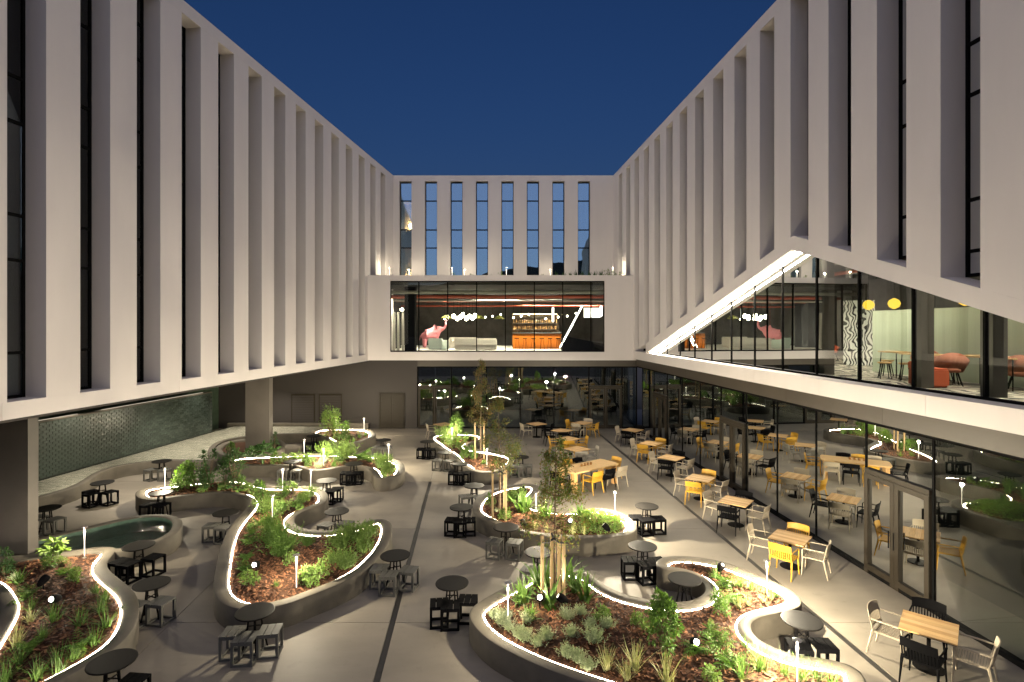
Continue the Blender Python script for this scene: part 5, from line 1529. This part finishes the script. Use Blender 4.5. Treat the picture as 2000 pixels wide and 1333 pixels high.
for k, (Y, d) in enumerate([(13.6, 2.5), (14.4, 3.1), (14.9, 2.4), (15.3, 2.1), (16.2, 2.9)]):
    t = thing('wooden_stool', '%sdark wooden stool among the lounge tables' % nth(k, 5), 'stool', rp(Y, d), 0, 'lounge stools')
    MB().lathe([(.15, .43), (.18, .45), (.18, .47)], 14).build('seat', 'wood3', t)
    for q in range(4):
        a = q*math.pi/2+.4; MB().tube([(.1*math.cos(a), .1*math.sin(a), .43), (.19*math.cos(a), .19*math.sin(a), 0)], .014, 5).build('leg', 'metal_black', t)
# shelf and orange seats; white sofas added to stand for reflected lobby sofas
sh = thing('display_shelf', 'lit display shelf with pink glow at the left of the lounge', 'shelf', rp(27.3, 3.2), RA)
for z in (.1, .65, 1.2, 1.75): MB().box((0, 0, z), (.45, 1.9, .04)).build('board', 'pipe_grey', sh)
for z in (.85, 1.4): MB().box((.15, 0, z), (.03, 1.5, .16)).build('glow', 'shelf_pink', sh)
for sg in (-1, 1): MB().box((0, sg*.97, .95), (.45, .04, 1.9)).build('side', 'metal_black', sh)
for k, (Y, d, rz, m_, lab_) in enumerate([(23.2, 3.3, 1.6, 'sofa_white', 'added white sofa standing for a reflected lobby sofa, behind the pale column'), (20.9, 3.3, 1.6, 'sofa_white', 'added white sofa standing for a reflected lobby sofa, in the middle of the lounge'), (28.2, 1.8, 1.0, 'orange_fabric', 'orange sofa at the narrow end of the lounge')]):
    o = sofa(0, 0, 1.9 if k < 2 else 1.2, m_, lab_, rz); o.location = rp(Y, d)
for k, (Y, d) in enumerate([(23.3, 6.0), (22.2, 6.4), (21.4, 6.0)]):
    tub_chair(rp(Y, d), k*1.3, 'orange_fabric', '%sorange tub chair at the back of the lounge' % nth(k, 3))
t = thing('orange_drape', 'tall narrow orange drape at the back of the lounge', 'curtain', rp(23.9, 5.0)); b = MB()
for k in range(8): b.tube([(0, k*.08, 0), (0, k*.08, 2.5)], .05, 6)
b.build('fabric', 'bar_orange', t)
for k, (Y, d) in enumerate([(22.5, 3), (19, 3), (16.5, 3), (14.5, 5.5), (12.5, 4.9), (10.5, 2.4), (25.5, 3), (12.4, 1.9), (18, 6.5), (22, 6.5)]):  # added to brighten the lounge, emitters hidden behind their skirts
    t = thing('added_ceiling_light', '%sadded linear fill light under the lounge ceiling' % nth(9-k, 10), 'light', RP(Y, d, 8.5), RA, 'added lounge fill lights')
    MB().box((0, 0, 0), (.1, 1.5, .04)).build('diffuser', 'lounge_fill_strip', t); MB().box((0, 0, .06), (.14, 1.54, .06)).build('housing', 'metal_black', t); b = MB(); [b.box(*q) for q in (((-.08, 0, -.05), (.02, 1.54, .16)), ((.08, 0, -.05), (.02, 1.54, .16)), ((0, -.78, -.05), (.18, .02, .16)), ((0, .78, -.05), (.18, .02, .16)))]; b.build('skirt', 'metal_black', t)
for k, (d, z, m_) in enumerate([(2.0, 8.2, 'pipe_red'), (3.2, 8.35, 'pipe_grey'), (4.4, 8.15, 'pipe_red')]):
    t = thing('ceiling_pipe', '%s pipe under the lounge ceiling, %s from the glass' % ('red' if m_ == 'pipe_red' else 'grey', ORD[k]), 'pipe', (0, 0, 0), 0, 'lounge ceiling pipes')
    MB().tube([RP(6, d, z), RP(30, d, z)], .07, 8).build('tube', m_, t)
